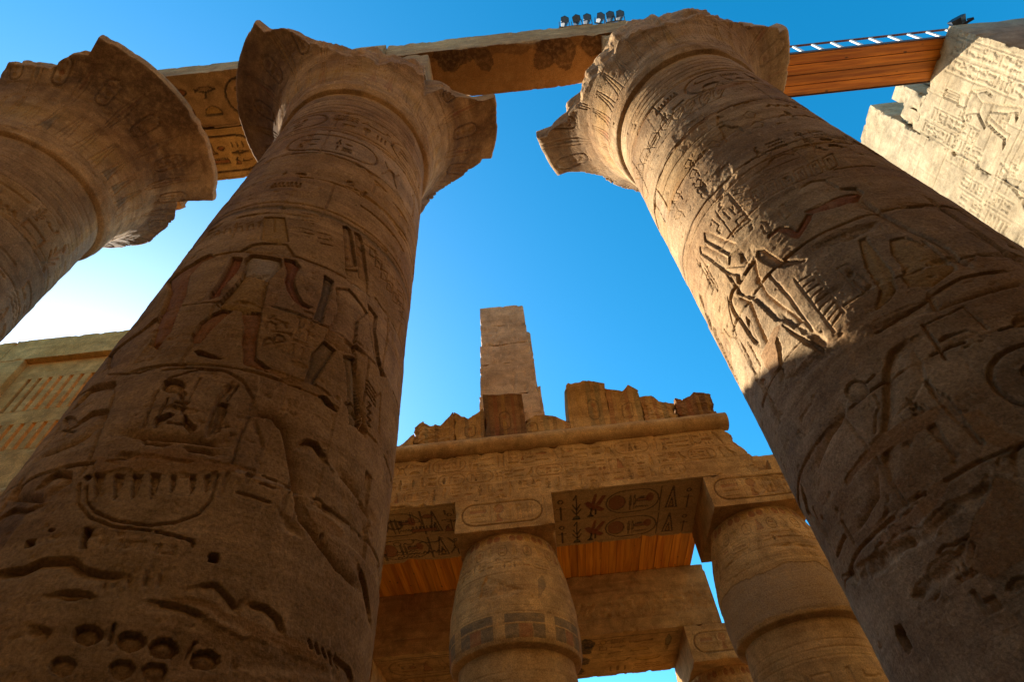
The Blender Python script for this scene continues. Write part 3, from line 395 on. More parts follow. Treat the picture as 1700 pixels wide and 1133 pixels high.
TR['RC']=[
('p',0.05,None,[(-0.779,8.953),(-0.709,8.84),(-0.59,8.442),(-0.472,8.097),(-0.649,8.054),(-0.692,8.22),(-0.852,8.811)]),
('p',0.05,None,[(-0.978,8.9),(-0.878,8.719),(-0.774,8.39),(-0.687,8.085),(-0.759,7.926),(-0.866,8.087),(-1.042,8.769)]),
('p',0.03,None,[(-0.649,8.054),(-0.51,7.983),(-0.499,7.664),(-0.558,7.641),(-0.759,7.926)]),
('s',0.06,0.035,[(-0.866,8.087),(-0.813,7.893),(-0.705,7.678),(-0.75,7.556),(-0.892,7.586),(-1.018,7.526),(-1.057,7.369),(-1.05,6.914),(-1.012,6.645)]),
('p',0.06,None,[(-0.399,7.569),(-0.456,7.401),(-0.511,7.212),(-0.523,6.974),(-0.456,6.62),(-0.412,6.45),(-0.384,6.264),(-0.507,6.287),(-0.543,6.474),(-0.632,6.59),(-0.711,7.112),(-0.849,7.441),(-0.817,7.546),(-0.572,7.576),(-0.442,7.606)]),
('p',0.06,None,[(-0.332,7.699),(-0.254,7.622),(-0.216,7.408),(-0.182,7.232),(0.035,6.98),(-0.015,6.967),(-0.2,7.097),(-0.301,7.239),(-0.366,7.479),(-0.371,7.584)]),
('s',0.07,0.04,[(-0.872,7.411),(-0.764,7.151),(-0.815,6.887),(-0.854,6.615),(-0.871,6.419),(-0.913,6.2),(-0.888,6.025),(-0.94,5.938)]),
('p',0.08,None,[(-0.599,6.511),(-0.526,6.256),(-0.452,6.036),(-0.386,5.806),(-0.409,5.751),(-0.502,6.008),(-0.568,6.278)]),
('p',0.05,None,[(-0.708,6.474),(-0.743,6.262),(-0.842,6.097),(-0.897,6.121),(-0.834,6.332)]),
('s',0.04,0.025,[(-1,7.609),(-1.116,7.4),(-1.194,7.2),(-1.257,7.085)]),
('s',0.03,0.02,[(-1.398,7.441),(-1.378,7.264),(-1.253,7.07)]),
('p',0.05,None,[(-0.929,7.09),(-0.908,6.917),(-0.981,6.642),(-1.048,6.682),(-1.03,6.935)]),
('s',0.04,0.025,[(-0.829,7.889),(-0.824,7.651)]),
('r',0.05,None,[(-0.445,6.274),(-0.333,6.078),(-0.292,5.892),(-0.11,5.788),(-0.385,5.731),(-0.485,6.036)]),
('r',0.03,None,[(-0.514,8.02),(-0.334,7.855),(-0.357,7.65),(-0.554,7.606),(-0.596,7.787)]),
('r',0.03,None,[(-0.566,6.695),(-0.479,6.581),(-0.471,6.349),(-0.57,6.43)]),
('m',0,'mortar',[(-0.994,6.483),(-0.661,6.546),(-0.588,6.496),(-0.772,6.382),(-0.884,6.106),(-1.07,6.16),(-1.063,6.481)]),
('s',0.025,0.02,[(-0.449,9.016),(-0.448,8.232)]),
('s',0.025,0.02,[(-0.198,8.943),(-0.158,8.219)]),
('s',0.025,0.02,[(-0.452,8.271),(-0.178,8.218)]),
('s',0.025,0.018,[(-0.461,8.887),(-0.439,8.628)]),
('s',0.025,0.018,[(-0.368,8.852),(-0.349,8.598)]),
('s',0.025,0.018,[(-0.278,8.825),(-0.262,8.575)]),
('s',0.025,0.018,[(-0.19,8.806),(-0.177,8.559)]),
('s',0.03,0.02,[(-0.307,8.469),(-0.159,8.43),(-0.183,8.293),(-0.317,8.313),(-0.307,8.469)]),
('s',0.03,0.02,[(-0.359,8.889),(-0.222,8.793),(-0.247,8.689)]),
('s',0.03,0.02,[(-0.561,8.959),(-0.525,8.711),(-0.593,8.689),(-0.58,8.56)]),
('s',0.03,0.025,[(-0.196,6.85),(-0.214,5.882)]),
('s',0.03,0.022,[(-0.199,6.77),(-0.047,6.739)]),
('s',0.03,0.022,[(-0.2,6.66),(-0.045,6.645)]),
('s',0.03,0.022,[(-0.201,6.553),(-0.044,6.553)]),
('s',0.03,0.022,[(-0.202,6.449),(-0.043,6.464)]),
('s',0.03,0.022,[(-0.203,6.348),(-0.042,6.376)]),
('s',0.03,0.022,[(-0.203,6.249),(-0.041,6.29)]),
('s',0.03,0.022,[(-0.204,6.153),(-0.04,6.207)]),
('s',0.03,0.022,[(-0.205,6.059),(-0.038,6.125)]),
('s',0.03,0.022,[(-0.206,5.967),(-0.037,6.045)]),
('s',0.025,0.022,[(0.004,6.715),(-0.042,6.008)]),
('s',0.02,0.02,[(0.185,6.596),(0.281,6.587),(0.297,6.154),(0.179,6.103),(0.185,6.596)]),
('p',0.03,None,[(0.258,6.397),(0.248,6.382),(0.237,6.373),(0.225,6.371),(0.214,6.375),(0.206,6.386),(0.202,6.402),(0.203,6.42),(0.207,6.439),(0.216,6.456),(0.227,6.468),(0.239,6.474),(0.25,6.473),(0.26,6.465),(0.266,6.452),(0.268,6.434),(0.265,6.415)]),
('s',0.025,0.02,[(0.22,6.323),(0.207,6.203)]),
('s',0.025,0.02,[(0.226,6.263),(0.214,6.153)]),
('s',0.025,0.02,[(0.231,6.204),(0.22,6.103)]),
('s',0.025,0.02,[(0.236,6.147),(0.227,6.054)]),
('s',0.03,0.02,[(-1.232,6.958),(-1.23,6.771)]),
('s',0.03,0.02,[(-1.115,6.811),(-1.113,6.695)]),
('s',0.03,0.02,[(-1.237,6.88),(-1.235,6.696)]),
('s',0.03,0.02,[(-1.12,6.735),(-1.118,6.622)]),
('s',0.03,0.02,[(-1.242,6.803),(-1.24,6.622)]),
('s',0.03,0.02,[(-1.125,6.661),(-1.124,6.549)]),
('s',0.03,0.02,[(-1.246,6.728),(-1.244,6.55)]),
('s',0.03,0.02,[(-1.13,6.588),(-1.129,6.478)]),
('s',0.03,0.02,[(-1.251,6.653),(-1.249,6.478)]),
('s',0.03,0.02,[(-1.136,6.516),(-1.134,6.408)]),
('s',0.02,0.02,[(-1.229,7.002),(-1.294,6.329)]),
('s',0.02,0.02,[(-1.337,6.377),(-1.238,5.883)]),
('s',0.03,0.02,[(-1.248,6.159),(-1.274,5.956)]),
('s',0.03,0.02,[(-1.253,6.094),(-1.274,5.904)]),
('s',0.03,0.02,[(-1.257,6.029),(-1.273,5.852)]),
('s',0.03,0.02,[(-1.261,5.966),(-1.272,5.8)]),
('s',0.03,0.02,[(-1.265,5.903),(-1.272,5.75)]),
('s',0.03,0.02,[(-1.27,5.841),(-1.271,5.699)]),
('p',0.03,None,[(-1.198,6.183),(-1.211,6.178),(-1.228,6.179),(-1.246,6.186),(-1.263,6.199),(-1.276,6.216),(-1.285,6.234),(-1.286,6.25),(-1.281,6.264),(-1.269,6.271),(-1.253,6.273),(-1.235,6.268),(-1.217,6.258),(-1.202,6.244),(-1.192,6.227),(-1.188,6.21),(-1.19,6.195)]),
('s',0.02,0.02,[(-1.311,6.43),(-1.312,5.704)]),
('s',0.03,0.02,[(-1.201,8.776),(-1.172,8.531),(-1.297,8.536)]),
('s',0.03,0.02,[(-1.115,8.503),(-1.125,8.328)]),
('s',0.03,0.02,[(-1.187,8.588),(-1.162,8.362),(-1.283,8.363)]),
('s',0.03,0.02,[(-1.11,8.354),(-1.12,8.184)]),
('s',0.03,0.02,[(-1.175,8.406),(-1.152,8.197),(-1.27,8.195)]),
('s',0.03,0.02,[(-1.105,8.209),(-1.115,8.043)]),
('s',0.03,0.02,[(-1.162,8.231),(-1.143,8.039),(-1.257,8.033)]),
('s',0.03,0.02,[(-1.1,8.068),(-1.11,7.907)]),
('s',0.02,0.018,[(-1.17,8.861),(-1.18,8.048)]),
('s',0.02,0.018,[(-1.075,8.77),(-1.057,7.978)]),
('s',0.05,0.035,[(0.513,8.184),(0.657,8.236),(0.792,8.168),(0.814,7.969),(0.817,7.88)]),
('s',0.055,0.035,[(0.817,7.88),(0.978,7.796),(0.975,7.658),(0.869,7.536),(0.864,7.357),(0.941,7.109),(0.964,6.817)]),
('p',0.03,'red',[(0.991,7.648),(0.741,7.719),(0.502,7.688),(0.334,7.728),(0.394,7.602),(0.605,7.526),(0.834,7.509)]),
('p',0.04,'red',[(-0.124,7.748),(0.038,7.739),(0.125,7.591),(0.143,7.467),(0.349,7.656),(0.401,7.593),(0.246,7.431),(0.102,7.329),(0.055,7.44),(0.003,7.662),(-0.135,7.665)]),
('s',0.025,0.02,[(0.178,8.048),(0.24,8.073),(0.227,7.815),(0.136,7.781),(0.147,7.981)]),
('s',0.025,0.02,[(-0.075,8.041),(-0.032,7.976),(-0.062,7.758),(-0.126,7.804),(-0.104,7.979)]),
('r',0.05,None,[(0.163,7.156),(0.545,7.092),(0.825,7.041),(0.755,6.908),(0.442,6.88),(0.138,7.008)]),
('r',0.025,None,[(-0.476,9.838),(0.113,9.737),(0.055,9.11),(-0.424,9.183)]),
('r',0.02,None,[(-0.315,11.712),(0.344,11.503),(0.258,10.851),(-0.293,10.899)]),
('p',0.035,'ochre',[(0.529,6.84),(0.597,6.831),(0.526,6.206),(0.422,5.951),(0.17,5.826),(0.327,6.039),(0.375,6.393)]),
('s',0.05,0.03,[(0.447,6.099),(0.43,5.965),(0.327,5.874),(0.172,5.831)]),
('p',0.04,'ochre',[(0.742,6.658),(0.874,6.646),(0.941,6.48),(0.983,6.037),(0.949,5.965),(0.677,5.831),(0.517,5.912),(0.536,6.065),(0.618,6.175),(0.646,6.433)]),
('s',0.05,0.03,[(0.974,6.539),(0.983,6.037),(0.931,5.952),(0.646,5.813)]),
('s',0.06,0.04,[(0.899,7.53),(0.913,7.209),(0.989,6.767),(1.078,6.369),(1.079,5.955)]),
('s',0.06,0.04,[(1.611,7.388),(1.616,6.581),(1.6,5.978)]),
('s',0.04,0.03,[(1.493,6.56),(1.572,6.131)]),
('s',0.028,0.02,[(0.055,8.778),(0.184,8.732),(0.139,8.426),(0.023,8.458),(0.055,8.778)]),
('s',0.03,0.02,[(0.092,8.686),(0.079,8.52)]),
('s',0.03,0.02,[(0.12,8.685),(0.12,8.547)]),
('s',0.028,0.02,[(0.24,8.697),(0.367,8.674),(0.316,8.366),(0.202,8.38),(0.24,8.697)]),
('s',0.03,0.02,[(0.274,8.614),(0.258,8.449)]),
('s',0.03,0.02,[(0.303,8.617),(0.299,8.482)]),
('s',0.028,0.02,[(0.423,8.649),(0.552,8.647),(0.494,8.335),(0.378,8.33),(0.423,8.649)]),
('s',0.03,0.02,[(0.456,8.572),(0.437,8.407)]),
('s',0.03,0.02,[(0.485,8.58),(0.479,8.447)]),
('s',0.028,0.02,[(0.61,8.633),(0.745,8.655),(0.677,8.334),(0.556,8.31),(0.61,8.633)]),
('s',0.03,0.02,[(0.642,8.563),(0.619,8.395)]),
('s',0.03,0.02,[(0.673,8.576),(0.664,8.442)]),
('s',0.028,0.02,[(0.806,8.652),(0.954,8.705),(0.871,8.366),(0.742,8.319),(0.806,8.652)]),
('s',0.03,0.02,[(0.84,8.589),(0.81,8.416)]),
('s',0.03,0.02,[(0.873,8.608),(0.86,8.472)]),
('s',0.028,0.02,[(1.022,8.716),(1.196,8.813),(1.089,8.442),(0.943,8.365),(1.022,8.716)]),
('s',0.03,0.02,[(1.059,8.661),(1.021,8.479)]),
('s',0.03,0.02,[(1.098,8.69),(1.079,8.548)]),
('s',0.035,0.03,[(0.022,9.031),(0.462,9.032),(0.901,9.128),(1.177,9.154),(1.684,9.304)]),
('s',0.03,0.02,[(0.136,9.042),(0.469,8.917),(0.808,8.915)]),
('s',0.028,0.02,[(-0.103,9.049),(0.078,8.903)]),
('s',0.028,0.02,[(-0.126,8.947),(0.074,8.792)]),
('s',0.028,0.02,[(-0.15,8.847),(0.07,8.684)]),
('s',0.028,0.02,[(-0.173,8.75),(0.066,8.578)]),
('s',0.028,0.02,[(-0.195,8.654),(0.062,8.474)]),
('s',0.028,0.02,[(-0.218,8.56),(0.058,8.372)]),
('s',0.025,0.02,[(-0.166,9.064),(-0.166,8.242)]),
('s',0.02,0.02,[(-0.562,9.185),(-0.166,9.064)]),
('s',0.035,0.02,[(-1.802,13.428),(-1.32,12.848),(-1.151,12.468),(-1.177,12.275),(-1.521,12.584),(-1.856,13.282),(-1.802,13.428)]),
('s',0.03,0.018,[(-1.54,12.884),(-1.26,12.532)]),
('s',0.03,0.018,[(-1.534,12.77),(-1.28,12.451)]),
('s',0.035,0.02,[(-1.148,12.736),(-0.899,12.624),(-0.784,12.359),(-0.809,12.157),(-1.036,12.226),(-1.172,12.538),(-1.148,12.736)]),
('s',0.03,0.018,[(-1.039,12.493),(-0.864,12.358)]),
('s',0.03,0.018,[(-1.038,12.391),(-0.88,12.268)]),
('s',0.035,0.02,[(-0.73,12.504),(-0.535,12.534),(-0.444,12.329),(-0.47,12.119),(-0.657,12.077),(-0.753,12.301),(-0.73,12.504)]),
('s',0.03,0.018,[(-0.652,12.333),(-0.512,12.291)]),
('s',0.03,0.018,[(-0.654,12.235),(-0.529,12.194)]),
('s',0.035,0.02,[(-0.339,12.466),(-0.164,12.592),(-0.085,12.429),(-0.116,12.207),(-0.287,12.081),(-0.364,12.255),(-0.339,12.466)]),
('s',0.03,0.018,[(-0.275,12.337),(-0.15,12.36)]),
('s',0.03,0.018,[(-0.28,12.238),(-0.168,12.256)]),
('s',0.035,0.02,[(-0.066,12.347),(0.105,12.531),(0.178,12.398),(0.144,12.168),(-0.025,11.988),(-0.094,12.132),(-0.066,12.347)]),
('s',0.03,0.018,[(-0.008,12.242),(0.113,12.307)]),
('s',0.03,0.018,[(-0.015,12.144),(0.094,12.199)]),
('s',0.035,0.02,[(0.15,12.187),(0.322,12.416),(0.394,12.306),(0.355,12.07),(0.184,11.85),(0.119,11.971),(0.15,12.187)]),
('s',0.03,0.018,[(0.205,12.102),(0.327,12.199)]),
('s',0.03,0.018,[(0.197,12.004),(0.305,12.088)]),
('s',0.035,0.02,[(0.458,12.147),(0.644,12.449),(0.72,12.373),(0.67,12.117),(0.484,11.826),(0.42,11.921),(0.458,12.147)]),
('s',0.03,0.018,[(0.512,12.084),(0.643,12.233)]),
('s',0.03,0.018,[(0.501,11.984),(0.618,12.113)]),
('s',0.035,0.02,[(0.703,12.106),(0.914,12.48),(0.997,12.438),(0.935,12.158),(0.724,11.796),(0.657,11.869),(0.703,12.106)]),
('s',0.03,0.018,[(0.76,12.063),(0.907,12.263)]),
('s',0.03,0.018,[(0.745,11.959),(0.876,12.132)]),
('s',0.03,0.02,[(-1.306,12.761),(-1.457,11.695),(-1.688,11.994)]),
('s',0.02,0.018,[(-1.096,11.967),(-0.596,11.903),(-0.159,11.852),(0.299,11.813),(0.799,11.792)]),
('s',0.025,0.02,[(-1.257,10.867),(-0.834,10.92),(-0.382,10.923),(0.068,10.943),(0.535,10.86)]),
('s',0.035,0.02,[(-0.422,10.623),(-0.313,10.68),(-0.274,10.551),(-0.354,10.474),(-0.431,10.559)]),
('s',0.03,0.02,[(-0.285,10.492),(-0.293,10.344)]),
('s',0.035,0.02,[(-0.451,10.28),(-0.345,10.332),(-0.306,10.21),(-0.384,10.138),(-0.46,10.219)]),
('s',0.03,0.02,[(-0.317,10.153),(-0.325,10.014)]),
('s',0.035,0.02,[(-0.479,9.955),(-0.375,10.003),(-0.337,9.887),(-0.413,9.819),(-0.487,9.898)]),
('s',0.03,0.02,[(-0.347,9.833),(-0.355,9.701)]),
('s',0.035,0.02,[(-0.944,10.406),(-0.81,10.389),(-0.757,10.238),(-0.85,10.209),(-0.951,10.347)]),
('s',0.03,0.02,[(-0.768,10.186),(-0.77,10.044)]),
('s',0.035,0.02,[(-1.165,10.488),(-1.008,10.427),(-0.944,10.258),(-1.05,10.255),(-1.173,10.43)]),
('s',0.03,0.02,[(-0.955,10.207),(-0.956,10.064)]),
('s',0.035,0.02,[(-1.113,10.094),(-0.967,10.05),(-0.908,9.896),(-1.007,9.886),(-1.121,10.039)]),
('s',0.03,0.02,[(-0.918,9.848),(-0.919,9.713)]),
('s',0.025,0.02,[(0.743,10.768),(0.865,10.884),(0.928,10.72),(0.86,10.586),(0.749,10.66)]),
('s',0.025,0.02,[(0.703,10.334),(0.818,10.436),(0.877,10.281),(0.815,10.16),(0.71,10.234)]),
('s',0.025,0.02,[(0.29,10.603),(0.394,10.654),(0.454,10.46),(0.401,10.363),(0.3,10.492)]),
('s',0.025,0.02,[(0.047,10.528),(0.148,10.551),(0.211,10.343),(0.162,10.26),(0.059,10.414)]),
('p',0.06,None,[(-0.298,5.118),(-0.322,5.091),(-0.354,5.078),(-0.388,5.08),(-0.421,5.097),(-0.449,5.128),(-0.467,5.168),(-0.472,5.211),(-0.464,5.252),(-0.443,5.285),(-0.413,5.305),(-0.378,5.31),(-0.343,5.299),(-0.312,5.275),(-0.291,5.239),(-0.281,5.197),(-0.284,5.155)]),
('s',0.05,0.03,[(-0.182,5.214),(-0.264,5.196)]),
('s',0.07,0.05,[(-0.556,5.132),(-0.669,5.057),(-0.842,5.036),(-0.987,4.988),(-1.187,4.946)]),
('s',0.08,0.055,[(0.193,5.345),(0.047,5.325),(-0.085,5.186),(-0.238,4.928),(-0.401,4.703),(-0.557,4.434)]),
('s',0.025,0.03,[(0.194,5.328),(0.16,5.095),(0.077,4.919),(-0.092,4.8),(-0.307,4.76)]),
('s',0.03,0.02,[(-0.278,5.053),(-0.298,4.923),(-0.363,4.894),(-0.456,4.75)]),
('s',0.05,0.04,[(-0.521,4.472),(-0.581,4.344)]),
('s',0.05,0.035,[(-0.643,4.45),(-0.747,4.299),(-0.978,4.242),(-1.128,4.234)]),
('s',0.06,0.05,[(-1.236,4.393),(-1.234,4.194)]),
('s',0.08,0.05,[(-1.302,4.294),(-1.599,4.278)]),
('s',0.06,0.04,[(-1.624,5.019),(-1.816,4.875),(-1.649,4.576),(-1.62,4.466)]),
('s',0.06,0.04,[(-1.568,4.777),(-1.608,4.675)]),
('p',0.16,None,[(-1.312,3.501),(-1.23,3.484),(-1.236,3.318),(-1.346,3.305),(-1.354,3.445)]),
('s',0.05,0.03,[(0.583,5.738),(0.526,5.532),(0.551,5.459)]),
('s',0.06,0.035,[(0.366,5.423),(0.306,5.007)]),
('s',0.04,0.03,[(0.518,5.52),(0.745,5.514),(1.28,5.577)]),
('s',0.03,0.025,[(0.38,5.412),(0.704,5.446),(0.697,5.137)]),
('s',0.04,0.03,[(0.575,5.705),(0.909,5.815),(1.286,5.819)]),
('s',0.04,0.03,[(0.05,5.604),(0.537,5.656)]),
('s',0.06,0.04,[(0.09,4.908),(0.061,4.731)]),
('r',0.03,None,[(0.017,5.711),(0.566,5.673),(0.518,5.52),(0.04,5.505)]),
('r',0.02,None,[(-0.929,5.926),(-0.146,5.769),(-0.122,5.632),(-0.734,5.713)]),
('r',0.05,None,[(-1.754,4.168),(-0.594,3.903),(-0.271,3.961),(0.015,3.974),(-0.053,3.869),(-0.526,3.788),(-1.136,3.824),(-1.56,3.959)]),
('r',0.04,None,[(-1.008,3.59),(-0.37,3.691),(-0.465,3.527),(-0.935,3.486)]),
('r',0.04,None,[(0.161,4.115),(0.291,4.114),(0.124,3.858),(0.102,3.995)]),
('m',0,'mortar',[(-0.938,4.623),(-0.253,4.718),(0.075,4.644),(-0.088,4.52),(-0.519,4.561),(-0.944,4.566)]),
('m',0,'mortar',[(0.121,4.515),(0.218,4.476),(0.236,4.203),(0.304,4.133),(0.174,4.106),(0.115,4.311)]),
('m',0,'mortar',[(-0.008,3.939),(0.101,3.824),(-0.178,3.411),(-0.366,3.41),(-0.496,3.545),(-0.274,3.77)]),
('m',0,'mortar',[(-0.919,4.041),(-0.291,4.13),(-0.242,4.07),(-0.331,4.002),(-0.719,3.96),(-1.061,3.979)]),
]

def apply_traces(R,L,k_=1.):
    for k,d,x,pts in L:
        if len(pts)<2: continue
        if k=='p': R.poly(pts,d*k_,.055,x,.85 if x in ('red','white') else .6,.22)
        elif k=='s':
            if x>=.03 and len(pts)>2: R.edge(pts,max(x*.75,.018),d*k_)
            else: R.stroke(pts,max(x*.42,.0105),d*k_)
    for k,d,x,pts in L:
        if k=='m': R.mortar(pts,x,.85)
        elif k=='r': R.rough(pts,d)

# ------------------------------------------------------------------ materials
def N(t,k,x=0,y=0): n=t.nodes.new(k); n.location=(x,y); return n
def stone(name,c1,c2,c3,scale=1.,bump=.6,rough=.92,grain=1.,paint=True,strata=.5,fine=1.):
    m=bpy.data.materials.new(name); m.use_nodes=True; t=m.node_tree; t.nodes.clear(); L=t.links.new
    out=N(t,'ShaderNodeOutputMaterial'); b=N(t,'ShaderNodeBsdfPrincipled'); L(b.outputs[0],out.inputs[0])
    b.inputs['Roughness'].default_value=rough; b.inputs['Specular IOR Level'].default_value=.15
    tc=N(t,'ShaderNodeTexCoord')
    geo=N(t,'ShaderNodeNewGeometry')
    mp=N(t,'ShaderNodeMapping'); L(geo.outputs['Position'],mp.inputs['Vector'])
    n1=N(t,'ShaderNodeTexNoise'); n1.inputs['Scale'].default_value=.55*scale; n1.inputs['Detail'].default_value=8; n1.inputs['Roughness'].default_value=.62; L(mp.outputs[0],n1.inputs['Vector'])
    mp2=N(t,'ShaderNodeMapping'); mp2.inputs['Scale'].default_value=(.35,.35,4.5); L(geo.outputs['Position'],mp2.inputs['Vector'])
    n2=N(t,'ShaderNodeTexNoise'); n2.inputs['Scale'].default_value=1.2*scale; n2.inputs['Detail'].default_value=7; n2.inputs['Distortion'].default_value=.6; L(mp2.outputs[0],n2.inputs['Vector'])
    n3=N(t,'ShaderNodeTexNoise'); n3.inputs['Scale'].default_value=38*scale; n3.inputs['Detail'].default_value=6; n3.inputs['Roughness'].default_value=.7; L(mp.outputs[0],n3.inputs['Vector'])
    r1=N(t,'ShaderNodeValToRGB'); e=r1.color_ramp.elements; e[0].position=.40; e[0].color=(*c1,1); e[1].position=.60; e[1].color=(*c2,1)
    L(n1.outputs['Fac'],r1.inputs[0])
    rs=N(t,'ShaderNodeValToRGB'); e=rs.color_ramp.elements; e[0].position=.46; e[0].color=(0,0,0,1); e[1].position=.64; e[1].color=(strata,strata,strata,1); L(n2.outputs['Fac'],rs.inputs[0])
    mx=N(t,'ShaderNodeMixRGB'); L(rs.outputs[0],mx.inputs[0]); L(r1.outputs[0],mx.inputs[1]); mx.inputs[2].default_value=(*c3,1)
    # fine light flecks and grain
    rf=N(t,'ShaderNodeMapRange'); rf.inputs[1].default_value=.3; rf.inputs[2].default_value=.72; rf.inputs[3].default_value=1-.42*grain; rf.inputs[4].default_value=1+.36*grain; L(n3.outputs['Fac'],rf.inputs[0])
    mul=N(t,'ShaderNodeVectorMath'); mul.operation='SCALE'; L(mx.outputs[0],mul.inputs[0]); L(rf.outputs[0],mul.inputs['Scale'])
    n6=N(t,'ShaderNodeTexNoise'); n6.inputs['Scale'].default_value=2.7*scale; n6.inputs['Detail'].default_value=9; n6.inputs['Roughness'].default_value=.68; n6.inputs['Distortion'].default_value=.4; L(mp.outputs[0],n6.inputs['Vector'])
    r6=N(t,'ShaderNodeMapRange'); r6.inputs[1].default_value=.35; r6.inputs[2].default_value=.65; r6.inputs[3].default_value=.70; r6.inputs[4].default_value=1.22; L(n6.outputs['Fac'],r6.inputs[0])
    mu6=N(t,'ShaderNodeVectorMath'); mu6.operation='SCALE'; L(mul.outputs[0],mu6.inputs[0]); L(r6.outputs[0],mu6.inputs['Scale'])
    last=mu6.outputs[0]
    # pale flakes of old plaster
    n5=N(t,'ShaderNodeTexNoise'); n5.inputs['Scale'].default_value=6*scale; n5.inputs['Detail'].default_value=9; n5.inputs['Roughness'].default_value=.75; mp5=N(t,'ShaderNodeMapping'); mp5.inputs['Scale'].default_value=(1.7,1.7,.55); mp5.inputs['Rotation'].default_value=(.25,.2,0); L(geo.outputs['Position'],mp5.inputs['Vector']); L(mp5.outputs[0],n5.inputs['Vector'])
    r5=N(t,'ShaderNodeValToRGB'); e=r5.color_ramp.elements; e[0].position=.585; e[0].color=(0,0,0,1); e[1].position=.68; e[1].color=(.6,.6,.6,1); L(n5.outputs['Fac'],r5.inputs[0])
    m5=N(t,'ShaderNodeMixRGB'); L(r5.outputs[0],m5.inputs[0]); L(last,m5.inputs[1]); m5.inputs[2].default_value=(min(1,c2[0]*1.35),min(1,c2[1]*1.4),min(1,c2[2]*1.5),1); last=m5.outputs[0]
    if paint:
        at=N(t,'ShaderNodeAttribute'); at.attribute_name='pigment'
        n4=N(t,'ShaderNodeTexNoise'); n4.inputs['Scale'].default_value=9*scale; n4.inputs['Detail'].default_value=6; L(mp.outputs[0],n4.inputs['Vector'])
        r4=N(t,'ShaderNodeMapRange'); r4.inputs[1].default_value=.32; r4.inputs[2].default_value=.56; r4.inputs[3].default_value=.6; r4.inputs[4].default_value=1.; L(n4.outputs['Fac'],r4.inputs[0])
        mm=N(t,'ShaderNodeMath'); mm.operation='MULTIPLY'; L(at.outputs['Alpha'],mm.inputs[0]); L(r4.outputs[0],mm.inputs[1])
        sc=N(t,'ShaderNodeVectorMath'); sc.operation='SCALE'; L(at.outputs['Color'],sc.inputs[0]); L(rf.outputs[0],sc.inputs['Scale'])
        m2=N(t,'ShaderNodeMixRGB'); L(mm.outputs[0],m2.inputs[0]); L(last,m2.inputs[1]); L(sc.outputs[0],m2.inputs[2]); last=m2.outputs[0]
    L(last,b.inputs['Base Color'])
    # bump: grain + horizontal strata + pits
    ad=N(t,'ShaderNodeMath'); ad.operation='MULTIPLY_ADD'; L(n2.outputs['Fac'],ad.inputs[0]); ad.inputs[1].default_value=1.2; L(n3.outputs['Fac'],ad.inputs[2])
    bp=N(t,'ShaderNodeBump'); bp.inputs['Strength'].default_value=bump; bp.inputs['Distance'].default_value=.02*fine; L(ad.outputs[0],bp.inputs['Height']); L(bp.outputs[0],b.inputs['Normal'])
    return m
M_COL=stone('column_sandstone',(.33,.170,.064),(.50,.290,.122),(.22,.105,.038))
M_COLW=stone('weathered_column_sandstone',(.36,.205,.088),(.52,.340,.175),(.25,.128,.050))
M_FAC=stone('golden_sandstone',(.44,.232,.070),(.57,.335,.114),(.35,.175,.053))
M_WIN=stone('yellow_window_stone',(.55,.285,.072),(.66,.37,.11),(.47,.23,.055))
M_PALE=stone('pale_limestone',(.34,.255,.148),(.41,.318,.195),(.29,.205,.112),grain=.6,strata=.35)
M_TAN=stone('tan_pier_sandstone',(.52,.325,.155),(.62,.405,.21),(.46,.27,.12))
M_BOUNCE=stone('bounce_sandstone',(.48,.32,.16),(.58,.41,.22),(.42,.27,.13))  # pale tone for unseen surfaces, chosen to bounce light back
M_ABSORB=stone('light_absorbing_stone',(.06,.034,.015),(.09,.052,.024),(.045,.026,.012))  # near-black tone for unseen surfaces, chosen to absorb bounce light
M_DARK=stone('brown_painted_stone',(.23,.11,.04),(.34,.175,.066),(.17,.08,.03))
M_BLOCK=stone('buff_sandstone',(.34,.180,.068),(.45,.262,.110),(.27,.140,.050))
M_GROUND=stone('sandy_ground',(.15,.095,.05),(.20,.13,.07),(.13,.08,.04),paint=False,strata=.2)
